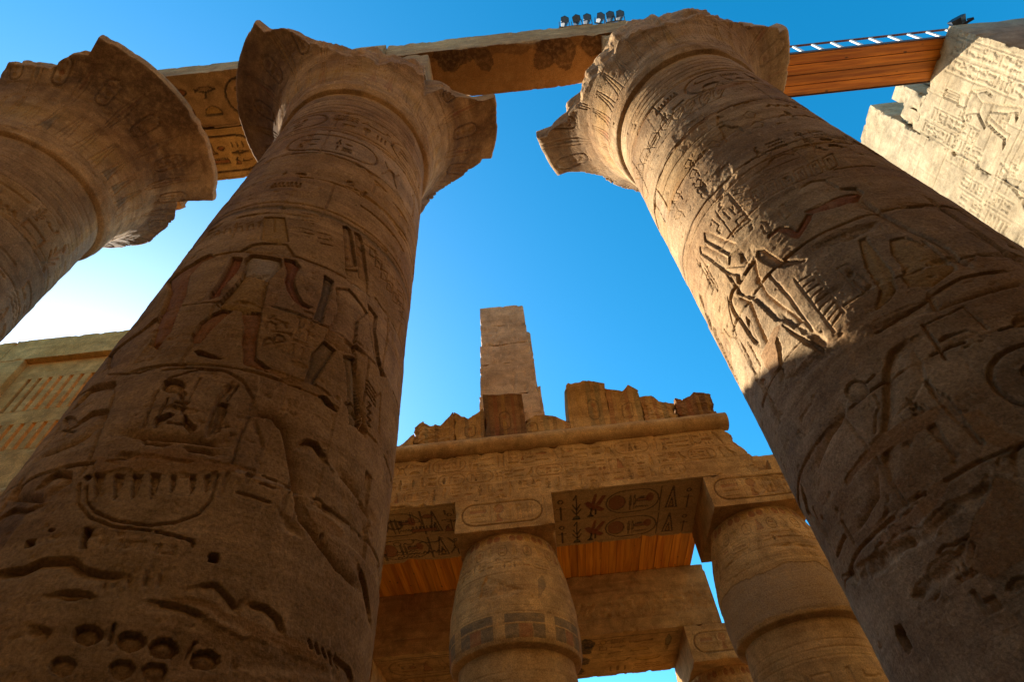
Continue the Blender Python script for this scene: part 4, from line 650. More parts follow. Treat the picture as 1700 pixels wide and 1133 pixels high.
def wood(name,ca,cb,axis,pitch,knots=True):
    m=bpy.data.materials.new(name); m.use_nodes=True; t=m.node_tree; t.nodes.clear(); L=t.links.new
    out=N(t,'ShaderNodeOutputMaterial'); b=N(t,'ShaderNodeBsdfPrincipled'); L(b.outputs[0],out.inputs[0]); b.inputs['Roughness'].default_value=.42; b.inputs['Specular IOR Level'].default_value=.3
    geo=N(t,'ShaderNodeNewGeometry'); mp=N(t,'ShaderNodeMapping'); L(geo.outputs['Position'],mp.inputs['Vector'])
    mp.inputs['Scale'].default_value=(.7,11,11) if axis=='x' else (9,.4,9)
    sx=N(t,'ShaderNodeSeparateXYZ'); L(geo.outputs['Position'],sx.inputs[0])
    fl=N(t,'ShaderNodeMath'); fl.operation='DIVIDE'; L(sx.outputs['Y' if axis=='x' else 'X'],fl.inputs[0]); fl.inputs[1].default_value=pitch
    f2=N(t,'ShaderNodeMath'); f2.operation='FLOOR'; L(fl.outputs[0],f2.inputs[0])
    wn=N(t,'ShaderNodeTexWhiteNoise'); wn.noise_dimensions='1D'; L(f2.outputs[0],wn.inputs['W'])
    cbx=N(t,'ShaderNodeCombineXYZ'); ml=N(t,'ShaderNodeMath'); ml.operation='MULTIPLY'; ml.inputs[1].default_value=30; L(wn.outputs['Value'],ml.inputs[0]); L(ml.outputs[0],cbx.inputs['X']); L(ml.outputs[0],cbx.inputs['Y'])
    av=N(t,'ShaderNodeVectorMath'); L(mp.outputs[0],av.inputs[0]); L(cbx.outputs[0],av.inputs[1])
    ns=N(t,'ShaderNodeTexNoise'); ns.inputs['Scale'].default_value=1.1; ns.inputs['Detail'].default_value=7; ns.inputs['Distortion'].default_value=.5; L(av.outputs[0],ns.inputs['Vector'])
    r=N(t,'ShaderNodeValToRGB'); e=r.color_ramp.elements; e[0].position=.35; e[0].color=(*ca,1); e[1].position=.62; e[1].color=(*cb,1); L(ns.outputs['Fac'],r.inputs[0])
    rr=N(t,'ShaderNodeMapRange'); rr.inputs[3].default_value=.8; rr.inputs[4].default_value=1.15; L(wn.outputs['Value'],rr.inputs[0])
    sc=N(t,'ShaderNodeVectorMath'); sc.operation='SCALE'; L(r.outputs[0],sc.inputs[0]); L(rr.outputs[0],sc.inputs['Scale']); last=sc.outputs[0]
    if knots:
        vo=N(t,'ShaderNodeTexVoronoi'); vo.inputs['Scale'].default_value=2.2; mk=N(t,'ShaderNodeMapping'); mk.inputs['Scale'].default_value=(.8,1.6,1.6) if axis=='x' else (1.6,.8,1.6); L(geo.outputs['Position'],mk.inputs['Vector']); L(mk.outputs[0],vo.inputs['Vector'])
        rk=N(t,'ShaderNodeValToRGB'); e=rk.color_ramp.elements; e[0].position=.05; e[0].color=(.85,.85,.85,1); e[1].position=.13; e[1].color=(0,0,0,1); L(vo.outputs['Distance'],rk.inputs[0])
        mk2=N(t,'ShaderNodeMixRGB'); L(rk.outputs[0],mk2.inputs[0]); L(last,mk2.inputs[1]); mk2.inputs[2].default_value=(.05,.018,.006,1); last=mk2.outputs[0]
    L(last,b.inputs['Base Color'])
    bp=N(t,'ShaderNodeBump'); bp.inputs['Strength'].default_value=.15; bp.inputs['Distance'].default_value=.01; L(ns.outputs['Fac'],bp.inputs['Height']); L(bp.outputs[0],b.inputs['Normal'])
    return m
M_PLANK=wood('varnished_pine_planks',(.44,.120,.009),(.72,.245,.024),'x',.31)
M_CEIL=wood('orange_pine_boards',(.54,.165,.011),(.80,.32,.030),'y',.26,True)
def plain(name,c,rough=.5,metal=0.):
    m=bpy.data.materials.new(name); m.use_nodes=True; t=m.node_tree; b=t.nodes['Principled BSDF']; b.inputs['Roughness'].default_value=rough; b.inputs['Metallic'].default_value=metal
    n=N(t,'ShaderNodeTexNoise'); n.inputs['Scale'].default_value=14; n.inputs['Detail'].default_value=5
    r=N(t,'ShaderNodeValToRGB'); e=r.color_ramp.elements; e[0].position=.3; e[0].color=(*[x*.75 for x in c],1); e[1].position=.7; e[1].color=(*[min(1,x*1.2) for x in c],1)
    g=N(t,'ShaderNodeNewGeometry'); t.links.new(g.outputs['Position'],n.inputs['Vector']); t.links.new(n.outputs['Fac'],r.inputs[0]); t.links.new(r.outputs[0],b.inputs['Base Color']); return m
M_RUST=plain('rusty_red_steel',(.16,.055,.03),.7); M_WHITE=plain('white_painted_steel',(.72,.68,.6),.5); M_BLACK=plain('black_lamp_casing',(.022,.022,.025),.45); M_GREY=plain('grey_galvanised_metal',(.5,.5,.5),.4,.6); M_GLASS=plain('lamp_lens',(.02,.02,.022),.55)

# ------------------------------------------------------------------ mesh helpers
def mesh_obj(name,V,F,mat,parent=None,pig=None,smooth=True):
    me=bpy.data.meshes.new(name); V=np.ascontiguousarray(V,np.float32); F=np.ascontiguousarray(F,np.int32)
    me.vertices.add(len(V)); me.vertices.foreach_set('co',V.ravel())
    n=F.shape[1]; me.loops.add(F.size); me.loops.foreach_set('vertex_index',F.ravel())
    me.polygons.add(len(F)); me.polygons.foreach_set('loop_start',np.arange(0,F.size,n,dtype=np.int32)); me.polygons.foreach_set('loop_total',np.full(len(F),n,np.int32))
    me.polygons.foreach_set('use_smooth',np.full(len(F),smooth))
    me.update(calc_edges=True); me.validate()
    if pig is None: pig=np.zeros((len(V),4),np.float32)
    if True:
        at=me.color_attributes.new('pigment','FLOAT_COLOR','POINT'); at.data.foreach_set('color',np.ascontiguousarray(pig,np.float32).ravel())
    me.materials.append(mat); o=bpy.data.objects.new(name,me); COL.objects.link(o)
    if parent: o.parent=parent
    return o
def grid_faces(nv,nu,off=0,wrap=False,flip=False):
    i=np.arange(nv-1)[:,None]; j=np.arange(nu if wrap else nu-1)[None]; k=(j+1)%nu
    a=i*nu+j; b=i*nu+k; c=(i+1)*nu+k; d=(i+1)*nu+j
    F=np.stack([a,b,c,d] if not flip else [d,c,b,a],-1).reshape(-1,4)+off; return F
def thing(name,label,cat,loc=(0,0,0),group=None):
    o=bpy.data.objects.new(name,None); COL.objects.link(o); o.empty_display_size=.3; o['label']=label; o['category']=cat
    if group: o['group']=group
    o['base']=list(loc); return o
def tag(o,label,cat,group=None):
    o['label']=label; o['category']=cat
    if group: o['group']=group
    return o
def samples(a,b,res,fine=None):
    """1-D samples; res outside, fine=(f0,f1,fres) inside"""
    if not fine: return np.linspace(a,b,max(2,int(math.ceil((b-a)/res))+1))
    f0,f1,fr=max(a,fine[0]),min(b,fine[1]),fine[2]; p=[]
    if f0>a+1e-6: p.append(np.linspace(a,f0,max(2,int((f0-a)/res)+1))[:-1])
    p.append(np.linspace(f0,f1,max(2,int((f1-f0)/fr)+1)))
    if f1<b-1e-6: p.append(np.linspace(f1,b,max(2,int((b-f1)/res)+1))[1:])
    return np.concatenate(p)
def stone_box(name,lo,hi,mat,parent=None,res=.08,fx=None,fy=None,fz=None,rel={},chip=.05,wob=.012,seed=0,deform=None,rough=.006,round_=.0):
    """a closed stone block. rel: {'-y': fn(Rel)} carved faces; all other wear is noise in space so that faces stay joined"""
    lo=np.array(lo,float); hi=np.array(hi,float)
    S=[samples(lo[0],hi[0],res,fx),samples(lo[1],hi[1],res,fy),samples(lo[2],hi[2],res,fz)]
    Vs=[];Fs=[];Ps=[];off=0
    for ax in range(3):
        for sg in (-1,1):
            ua,va=[(1,2),(0,2),(0,1)][ax]; us,vs=S[ua],S[va]; nu,nv=len(us),len(vs)
            P=np.zeros((nv,nu,3)); P[...,ua]=us[None]; P[...,va]=vs[:,None]; P[...,ax]=lo[ax] if sg<0 else hi[ax]
            key=('-' if sg<0 else '+')+'xyz'[ax]; pig=np.zeros((nv,nu,4)); H=np.zeros((nv,nu))
            if key in rel:
                R=Rel(us,-vs[::-1]) if key=='-z' else Rel(us,vs)
                rel[key](R); H=R.H*(1-R.M); pig=R.P.copy(); Rr=R.R
                if key=='-z': H=H[::-1]; pig=pig[::-1]; Rr=Rr[::-1]
                H=H+Rr*(-.6+fbm(P,.12,4,seed+3)*1.2)
                e=np.minimum(np.minimum(us-us[0],us[-1]-us)[None],np.minimum(vs-vs[0],vs[-1]-vs)[:,None]); H=H*np.clip(e/.03,0,1)
            # wear
            dist=np.stack([np.minimum(P[...,k]-lo[k],hi[k]-P[...,k]) for k in range(3)],-1); ds=np.sort(dist,-1)[...,1]
            W=np.stack([fbm(P,.55,4,seed+40+k) for k in range(3)],-1)*wob
            cn=np.maximum(0,fbm(P,.35,5,seed+80)-.05)*chip*2.2*np.exp(-ds/(chip*1.4+.01))+round_*np.exp(-ds/(round_+.01))
            inward=np.zeros_like(P)
            for k in range(3):
                inward[...,k]+=np.where(P[...,k]-lo[k]<chip*2.5+round_*2,1,0)-np.where(hi[k]-P[...,k]<chip*2.5+round_*2,1,0)
            nrm=np.zeros(3); nrm[ax]=sg
            Q=P+W+inward*cn[...,None]+nrm*((H+rough*fbm(P,.07,3,seed+9))[...,None])
            if deform: Q=deform(Q,P)
            Vs.append(Q.reshape(-1,3)); Ps.append(pig.reshape(-1,4))
            Fs.append(grid_faces(nv,nu,off,False,flip=(sg<0)!=(ax==1))); off+=nu*nv
    return mesh_obj(name,np.concatenate(Vs),np.concatenate(Fs),mat,parent,np.concatenate(Ps))
def tube(V,F,a,b,r,n=8):
    a=np.array(a,float); b=np.array(b,float); d=b-a; d/=np.linalg.norm(d); t=np.array([0,0,1.]) if abs(d[2])<.9 else np.array([1.,0,0]); x=np.cross(d,t); x/=np.linalg.norm(x); y=np.cross(d,x); o=len(V)
    for p in (a,b):
        for i in range(n): q=2*math.pi*i/n; V.append(p+r*(x*math.cos(q)+y*math.sin(q)))
    for i in range(n): F.append((o+i,o+(i+1)%n,o+n+(i+1)%n,o+n+i))
    for base,s in ((o,-1),(o+n,1)):
        c=len(V); V.append(a if s<0 else b)
        for i in range(n): F.append((base+i,base+(i+1)%n,c,c))
def boxv(V,F,lo,hi):
    o=len(V)
    for z in (lo[2],hi[2]):
        for x,y in ((lo[0],lo[1]),(hi[0],lo[1]),(hi[0],hi[1]),(lo[0],hi[1])): V.append(np.array((x,y,z),float))
    for f in ((3,2,1,0),(4,5,6,7),(0,1,5,4),(1,2,6,5),(2,3,7,6),(3,0,4,7)): F.append(tuple(o+i for i in f))
def poly_obj(name,V,F,mat,parent=None,bev=0,smooth=False):
    me=bpy.data.meshes.new(name); me.from_pydata([tuple(v) for v in V],[],[tuple(dict.fromkeys(f)) for f in F]); me.materials.append(mat)
    at=me.color_attributes.new('pigment','FLOAT_COLOR','POINT'); at.data.foreach_set('color',np.zeros(4*len(me.vertices),np.float32))
    for p in me.polygons: p.use_smooth=smooth
    o=bpy.data.objects.new(name,me); COL.objects.link(o)
    if parent: o.parent=parent
    if bev: b=o.modifiers.new('bevel','BEVEL'); b.width=bev; b.segments=2
    return o

# ------------------------------------------------------------------ ground
V=[];F=[]; n=60
gx=np.concatenate([[-2500,-600,-200,-90],np.linspace(-50,50,n),[90,200,600,2500]]); X,Y=np.meshgrid(gx,gx); P=np.stack([X,Y,X*0],-1)
P[...,2]=fbm(P,6,3,1)*.05*(np.abs(X)<60)*(np.abs(Y)<60)
g=mesh_obj('ground',P.reshape(-1,3),grid_faces(len(gx),len(gx)),M_GROUND); g['kind']='structure'; g['label']='bare sandy floor of the temple hall'

# ------------------------------------------------------------------ great open-papyrus columns
RU=1.65; XL,YR,SP=-3.2493,4.9309,7.7063
AX={'FL':(XL-SP,YR),'LC':(XL,YR),'RC':(XL+SP,YR)}
def R_shaft(z): return 1.78-.01332*z
def erosion(P,seed,k=1.):
    h=.016*fbm(P,1.6,3,seed)+.010*fbm(P,.35,4,seed+5,(1,1,1.6))+.0045*fbm(P,.06,3,seed+7)
    pit=fbm(P,.11,3,seed+11); h-=.03*np.clip(pit-.42,0,1)*2
    big=fbm(P,.5,4,seed+21); h-=.05*np.clip(big-.40,0,.3)
    return h*k
def joints(R,zs,rng,u0,u1,d=.02,w=.016,rad=RU):
    for z in zs:
        x=u0; pts=[]
        while x<u1: pts.append((x,z+rng.uniform(-.012,.012))); x+=.25
        for i in range(len(pts)-1):
            if rng.random()<.8: R.stroke(pts[i:i+2],w*rng.uniform(.7,1.4),d*rng.uniform(.4,1.1),rng.choice(['mortar','stain_shade','white']),.55)
    zz=list(zs)
    for a,b in zip(zz[:-1],zz[1:]):
        for _ in range(2):
            if rng.random()<.6:
                x=rng.uniform(u0*.7,u1*.7); R.stroke([(x,a),(x+.02,(a+b)/2),(x-.01,b)],w,d*.8)
def wear(R,zs,rng,u0=-2.4,u1=2.4,n=4):
    def blob(u,z,a,b): return [(u+a*math.cos(t)*rng.uniform(.6,1.2),z+b*math.sin(t)*rng.uniform(.6,1.2)) for t in np.linspace(0,2*math.pi,11)[:-1]]
    for z in zs:
        for _ in range(n):
            R.rough(blob(rng.uniform(u0,u1),z+rng.uniform(-.04,.04),rng.uniform(.08,.38),rng.uniform(.025,.09)),rng.uniform(.02,.045))
        if rng.random()<.6: R.mortar(blob(rng.uniform(u0,u1),z+rng.uniform(-.1,.1),rng.uniform(.2,.7),rng.uniform(.05,.13)),'mortar',rng.uniform(.5,.85))
    for _ in range(22): R.rough(blob(rng.uniform(u0,u1),rng.uniform(zs[0],zs[-1]),rng.uniform(.04,.16),rng.uniform(.03,.10)),rng.uniform(.015,.035))
    # each drum is set a little in or out and has its own tone
    zz=[0]+list(zs)+[20]; V=R.vs
    for i,(a,b) in enumerate(zip(zz[:-1],zz[1:])):
        cuts=[-9]+sorted(rng.uniform(u0,u1) for _ in range(2))+[9]
        for c,d in zip(cuts[:-1],cuts[1:]):
            j=slice(*np.searchsorted(V,(a,b))); k=slice(*np.searchsorted(R.us,(c,d)))
            R.H[j,k]+=rng.uniform(-.012,.008)
            n_=R.H[j,k].shape
            if n_[0] and n_[1]: R.paint((j,k),np.ones(n_),rng.choice(['stain_shade','mortar','white','stain_shade','ochre']),rng.uniform(.05,.28))
def neck_bands(R,u0,u1):
    for z in (13.35,13.55,13.75,13.95,14.15): R.stroke([(u0,z),(u1,z)],.02,.014)
    for z in (12.35,9.2,): R.stroke([(u0,z),(u1,z)],.022,.02)
def relief_LC(R):
    rng=random.Random(4)
    text_row(R,-2.3,2.3,12.45,13.2,.038,rng,False,cart=.5,minw=.011)
    text_row(R,-2.3,2.3,11.2,12.0,.038,rng,False,cart=.25,gap=.5,minw=.011)
    text_row(R,.25,2.3,9.5,10.9,.03,rng,False,gap=.3,cart=.3,minw=.011)
    text_row(R,-2.3,.1,9.6,10.4,.038,rng,False,gap=.9,minw=.011)
    text_row(R,-2.4,-1.1,7.6,8.9,.03,rng,False,minw=.011,gap=.3); text_row(R,1.0,2.4,4.4,5.3,.03,rng,False,minw=.011,gap=.3,cart=.3); text_row(R,-2.3,2.3,2.75,3.02,.03,rng,False,minw=.010)
    text_row(R,-.2,.55,4.35,4.7,.02,rng,False,minw=.010); text_col(R,.02,.22,6.1,6.9,.02,rng,False,minw=.009); text_row(R,1.7,2.4,6.0,8.6,.03,rng,False,minw=.011)
    neck_bands(R,-2.4,2.4); R.stroke([(-2.4,9.05),(2.4,9.05)],.05,.012,'blue',.5)
    apply_traces(R,TR['LC'],1.2)
    joints(R,(4.62,5.72,6.75,7.8,8.85,10.1,11.1,12.2,13.3),rng,-2.5,2.5,.03)
    wear(R,(4.62,5.72,6.75,7.8,8.85,10.1,11.1,12.2,13.3),rng)
    # the scratched graffito
    LET={'H':[[(0,0),(0,1)],[(.6,0),(.6,1)],[(0,.5),(.6,.5)]],':':[[(.1,.2),(.12,.22)],[(.1,.6),(.12,.62)]],'D':[[(0,0),(0,1),(.4,.9),(.55,.5),(.4,.1),(0,0)]],'U':[[(0,1),(0,.2),(.25,0),(.5,.2),(.5,1)]],'F':[[(0,0),(0,1),(.55,1)],[(0,.5),(.4,.5)]],'T':[[(.3,0),(.3,1)],[(0,1),(.65,1)]],'1':[[(.2,0),(.2,1)]],'8':[arc(.3,.25,.25,.25,0,360),arc(.3,.75,.2,.23,0,360)],'2':[[(.05,.8),(.25,1),(.5,.85),(.45,.6),(0,0),(.6,0)]],' ':[],'-':[[(0,.03),(.5,.03)]]}
    x=-.635; z=3.93
    for ch in 'H: DUFT 18-2':
        for st in LET[ch]: R.stroke([(x+.05*p[0],z-.06*(x+.635)-.055+.058*p[1]) for p in st],.008,.016)
        x+=.028 if ch in ' :1' else .045
def relief_RC(R):
    rng=random.Random(9)
    neck_bands(R,-2.4,2.4)
    text_row(R,-.3,2.3,12.3,13.2,.038,rng,False,cart=.4,minw=.011)
    text_row(R,.2,2.3,10.2,11.2,.038,rng,False,cart=.25,gap=.5,minw=.011)
    text_row(R,.4,2.3,8.9,9.7,.03,rng,False,gap=.2,minw=.011,cart=.4); text_row(R,-.2,2.3,4.2,4.9,.035,rng,False,gap=.3,minw=.012,cart=.3); text_row(R,-.6,1.6,3.2,3.8,.03,rng,False,gap=.25,minw=.011,cart=.3)
    text_row(R,-2.2,-1.5,6.9,8.6,.038,rng,False,gap=.3,minw=.011)
    apply_traces(R,TR['RC'],.8)
    joints(R,(4.1,5.1,6.1,7.2,8.35,9.4,10.4,11.3,12.25,13.3),rng,-2.5,2.5,.032)
    wear(R,(4.1,5.1,6.1,7.2,8.35,9.4,10.4,11.3,12.25,13.3),rng)
def relief_FL(R):
    rng=random.Random(2)
    neck_bands(R,-2.4,2.4); text_row(R,-2.3,2.3,12.2,13.2,.038,rng,False,cart=.4,minw=.011); text_row(R,-2.3,2.3,10.6,11.8,.038,rng,False,cart=.2,gap=.3,minw=.011)
    joints(R,(8,9.2,10.3,11.3,12.2,13.2),rng,-2.5,2.5,.032)
    wear(R,(8,9.2,10.3,11.3,12.2,13.2),rng)
def great_shaft(key,relief,parent,seed,mat,res=.014):
    ax=AX[key]; a0=math.degrees(math.atan2(-ax[1],-ax[0]))
    th=np.radians(samples(-180,177,3.,(-84,84,math.degrees(res/RU)))); zs=samples(0,14.6,.25,(2.3,14.6,res))
    R=Rel(th*RU,zs); relief(R)
    T,Z=np.meshgrid(th,zs); A=T+math.radians(a0); rad=R_shaft(Z)
    P0=np.stack([ax[0]+rad*np.cos(A),ax[1]+rad*np.sin(A),Z],-1)
    fade=np.clip(.95-fbm(P0,.9,3,seed+60)*1.0,.35,1)
    H=R.H*fade*(1-R.M)+erosion(P0,seed)*(1-.8*R.M)
    H+=R.R*(-.75+1.1*fbm(P0,.16,5,seed+70))-.006*R.M
    rad=rad+H; V=np.stack([ax[0]+rad*np.cos(A),ax[1]+rad*np.sin(A),Z],-1)
    return mesh_obj('shaft',V.reshape(-1,3),grid_faces(len(zs),len(th),0,True),mat,parent,R.P.reshape(-1,4))
BZ=BZ0=np.array([14.50,14.56,14.75,15.05,15.5,16.0,16.4,16.8,17.1,17.32,17.50]); BR=np.array([1.58,1.68,1.74,1.76,1.80,1.93,2.08,2.34,2.64,2.93,3.20])
RIM=17.78
def capital(key,brk,parent,seed,mat,tops=None):
    ax=AX[key]; a0=math.degrees(math.atan2(-ax[1],-ax[0]))
    rmx={'FL':3.2,'LC':3.38,'RC':3.36}[key]; rth={'FL':0,'LC':.1,'RC':.36}[key]; BZ=BZ0.copy(); BZ[2:]=14.75+(BZ0[2:]-14.75)*(2.75-rth)/2.75; BRk=BR+(rmx-3.2)*np.clip((BZ-15.8)/1.7,0,1)**2; nth=900; th=np.linspace(0,2*np.pi,nth,endpoint=False)
    bt=np.array([b[0] for b in brk],float); bv=np.array([b[1] for b in brk],float)
    deg=np.degrees(th); rm=np.interp(deg,np.r_[bt[-1]-360,bt,bt[0]+360],np.r_[bv[-1],bv,bv[0]])
    Pn=np.stack([np.cos(th)*3,np.sin(th)*3,th*0],-1)
    rm=np.where(rm>3.12,rmx,rm); broken=np.clip((3.12-rm)/.12,0,1)
    def facet(stp,sd):
        rg=np.random.RandomState(sd); n=int(360/stp); xs=(np.arange(n)+rg.uniform(-.4,.4,n))*stp; v=rg.uniform(-1,1,n); return np.interp(deg,np.r_[xs[-1]-360,xs,xs[0]+360],np.r_[v[-1],v,v[0]])
    rm=rm+broken*(.09*facet(11,seed)+.03*facet(4.5,seed+3)+.015*fbm(Pn,.12,3,seed+3)); rm=np.clip(rm,1.92,rmx)
    rm=rm-(1-broken)*.02*np.clip(fbm(Pn,.3,4,seed+5)-.1,0,1)*4
    zb=np.interp(rm,BRk,BZ)
    zt=np.where(broken>0,np.minimum(RIM,np.maximum(zb+.25,17.45+.20*facet(11,seed+8)+.06*facet(5,seed+9)+.04*fbm(Pn,.3,4,seed+8))),RIM)
    zt=np.where(broken>.02,zt*broken+RIM*(1-broken),RIM)
    if tops:
        for (tc,wd,dz) in tops: zt=zt+dz*np.exp(-(((deg-tc+180)%360-180)/wd)**2)
    nb,nk,ntp=130,14,10
    # u along the bell is arc length at r=2.4, v is the height along the profile
    us=th*2.4; vs=np.linspace(0,1,nb)
    R=Rel(us,vs*3.6); rng=random.Random(seed)
    k=30
    for i in range(k):
        u=(i+.5)*2*np.pi/k*2.4
        if i%2==0:
            R.oval(u,2.75,.30,.72,.022,.04,'dark',.5); 
            for j,yy in enumerate((2.5,2.68,2.86)): glyph(R,rng.choice(['board','disc','god','bird','reeds','house']),u-.1,yy,.2,.16,.035,True,False,.6,.016)
            R.stroke([(u-.17,2.33),(u+.17,2.33)],.018,.03)
        else:
            R.stroke([(u-.06,2.0),(u-.10,2.6),(u-.04,3.2)],.018,.03); R.stroke([(u+.06,2.0),(u+.10,2.6),(u+.04,3.2)],.018,.03); R.stroke([(u,1.9),(u,3.3)],.018,.025)
            R.poly([(u-.05,2.5),(u,3.3),(u+.05,2.5)],.008,.04,rng.choice(['ochre','blue','red']),.55)
        for q in (-.14,0,.14): R.stroke([(u+q,.6),(u+q*.6,1.3),(u+q*.3,1.75)],.018,.02)
        if rng.random()<.6: R.poly([(u-.15,.7),(u,1.5),(u+.15,.7)],.004,.05,rng.choice(['ochre','red','blue','ochre']),.5)
    R.stroke([(0,.55),(16,.55)],.03,.012); R.stroke([(0,1.85),(16,1.85)],.015,.008)
    t=vs[:,None]; Z=BZ[0]+(zb-BZ[0])[None]*t; RR=np.interp(Z,BZ,BRk)
    # carve relief at the true height, not the stretched one
    vv=np.interp(Z,[14.5,17.5],[0,3.6]); j=np.clip((vv/3.6*(nb-1)).astype(int),0,nb-1); ii=np.arange(nth)[None].repeat(nb,0)
    H=R.H[j,ii]; pig=R.P[j,ii]
    T=th[None].repeat(nb,0); pig=pig.copy()
    P0=np.stack([ax[0]+RR*np.cos(T),ax[1]+RR*np.sin(T),Z],-1)
    fade=np.clip(.9-fbm(P0,.8,3,seed+60)*1.1,.3,1); H=H*fade+erosion(P0,seed+100,1.2); pig[...,3]*=fade
    pa=np.clip((vv-1.6)/.9,0,1)*np.clip(.85+1.2*fbm(P0,.6,4,seed+77),0,1)*{'FL':.8,'LC':.7,'RC':.4}[key]; pb=np.clip(1-np.abs(vv-1.2)/.7,0,1)*np.clip(.2+1.6*fbm(P0,.8,4,seed+79),0,1)*.7  # brown paint remains plus shade painted in beneath the rim; ochre lower down
    for kk,cc in ((pa,PIG['stain_shade']),(pb,PIG['ochre'])):
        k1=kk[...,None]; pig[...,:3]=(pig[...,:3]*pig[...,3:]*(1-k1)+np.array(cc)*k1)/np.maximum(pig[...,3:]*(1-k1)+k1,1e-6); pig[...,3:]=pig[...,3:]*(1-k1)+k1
    lowb=np.clip((15.3-Z)/.5,0,1)*np.clip(fbm(P0,.7,4,seed+31)-.05,0,1); H-=.06*lowb
    RR=RR+H; Vb=np.stack([ax[0]+RR*np.cos(T),ax[1]+RR*np.sin(T),Z],-1)
    s=np.linspace(0,1,nk)[1:,None]; T2=th[None].repeat(nk-1,0)
    Zk=zb[None]+(zt-zb)[None]*s; Rk=rm[None]+0.03*np.sin(s*math.pi)*(1-broken)-broken*(.12*s)
    P1=np.stack([ax[0]+Rk*np.cos(T2),ax[1]+Rk*np.sin(T2),Zk],-1); Rk=Rk+H[-1][None]*(1-s)+broken[None]*((.22*np.abs(fbm(P1,.6,3,seed+4))-.05+.05*fbm(P1,.15,3,seed+14))*np.sin(np.clip(s*1.3,0,1)*math.pi*.7+.2))+.008*fbm(P1,.2,3,seed)
    Vk=np.stack([ax[0]+Rk*np.cos(T2),ax[1]+Rk*np.sin(T2),Zk],-1)
    s=np.linspace(0,1,ntp)[1:,None]; T3=th[None].repeat(ntp-1,0); Rt=Rk[-1][None]*(1-s)+.4*s; P2=np.stack([ax[0]+Rt*np.cos(T3),ax[1]+Rt*np.sin(T3),zt[None]*(1-s)+17.72*s],-1); P2[...,2]+=.05*fbm(P2,.5,3,seed+6)*np.sin(s*math.pi)
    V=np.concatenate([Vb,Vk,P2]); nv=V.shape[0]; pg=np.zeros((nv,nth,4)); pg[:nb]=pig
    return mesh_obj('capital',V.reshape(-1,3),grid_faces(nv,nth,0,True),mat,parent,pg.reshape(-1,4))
BRK={'FL':[(60,2.5),(74,2.6),(90,2.6),(120,2.8),(160,3.2),(215,3.0),(228,2.2),(240,2.1),(258,2.15),(265,2.39),(276,2.34),(289,2.45),(299,2.75),(302.5,2.8),(303.5,3.2),(330,3.2),(0,3.2)][0:0]+[(0,3.2),(29,3.2),(32,3.15),(34,2.45),(45,2.45),(55,2.5),(74,2.6),(98,2.7),(120,2.9),(160,3.2),(215,3.0),(228,2.2),(240,2.1),(258,2.15),(266,2.4),(276,2.32),(289,2.45),(299,2.75),(302.5,2.8),(303.6,3.2),(330,3.2)],
'LC':[(3,3.4),(19,3.4),(24,3.05),(30,2.8),(36,2.65),(48,2.4),(60,2.5),(80,2.8),(100,3.2),(180,3.3),(226,3.3),(232,3.08),(239,2.92),(243,2.72),(249,2.32),(262,2.02),(279,1.97),(294,1.96),(314,2.16),(323,2.14),(331,1.98),(337,2.3),(345,2.5),(351,2.9),(357,3.3)],
'RC':[(8,3.3),(60,3.2),(85,2.7),(97,2.55),(111,2.42),(132,2.42),(141,2.75),(147,3.3),(163,3.3),(170,2.9),(174,2.5),(185,2.3),(196,2.16),(219,1.97),(245,2.05),(256,2.02),(267,1.99),(284,2.08),(299,2.08),(309,2.2),(318,2.4),(327,2.62),(336,3.1),(345,3.3)]}
LAB={'FL':'leftmost great sandstone column cut by the left frame edge, its broad flared rim mostly whole','LC':'great sandstone column left of the middle with a striding king in red-brown paint','RC':'great sandstone column on the right with a sunlit stripe down its left side'}
def base_disc(ax,parent,mat,r=2.45):
    zs=np.array([0,.12,.3,.45,.5,.5]); rs=np.array([r,r+.03,r,r-.1,r-.25,1.2]); th=np.linspace(0,2*np.pi,96,endpoint=False); T,Z=np.meshgrid(th,zs); RR=np.repeat(rs[:,None],96,1)
    V=np.stack([ax[0]+RR*np.cos(T),ax[1]+RR*np.sin(T),Z],-1); V+=fbm(V,.6,3,77)[...,None]*.015
    return mesh_obj('base',V.reshape(-1,3),grid_faces(len(zs),96,0,True),mat,parent)
def abacus_rel(R):
    u=(R.us[0]+R.us[-1])/2; R.oval(u,19.1,2.2,.9,.02,.02,None,.5,False); text_row(R,u-.85,u+.85,18.85,19.35,.02,random.Random(5),False)
for key,rl,mat,seed in (('FL',relief_FL,M_COL,11),('LC',relief_LC,M_COL,23),('RC',relief_RC,M_COLW,37)):
    t=thing('great_column',LAB[key],'column',(*AX[key],0),'great open-capital columns of the nave')
    great_shaft(key,rl,t,seed,mat,.0115 if key!='FL' else .02)
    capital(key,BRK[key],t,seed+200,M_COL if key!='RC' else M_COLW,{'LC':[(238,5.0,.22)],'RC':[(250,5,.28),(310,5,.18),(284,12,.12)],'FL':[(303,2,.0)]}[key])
    x0,x1={'FL':(-12.6,-9.3),'LC':(-4.9,-1.62),'RC':(3.4,6.1)}[key]
    stone_box('abacus',(x0,3.93,RIM-.05),(x1,6.9,19.995),M_BLOCK,t,.05,rel={'-y':abacus_rel},seed=seed,chip=.06)
    base_disc(AX[key],t,M_COL)
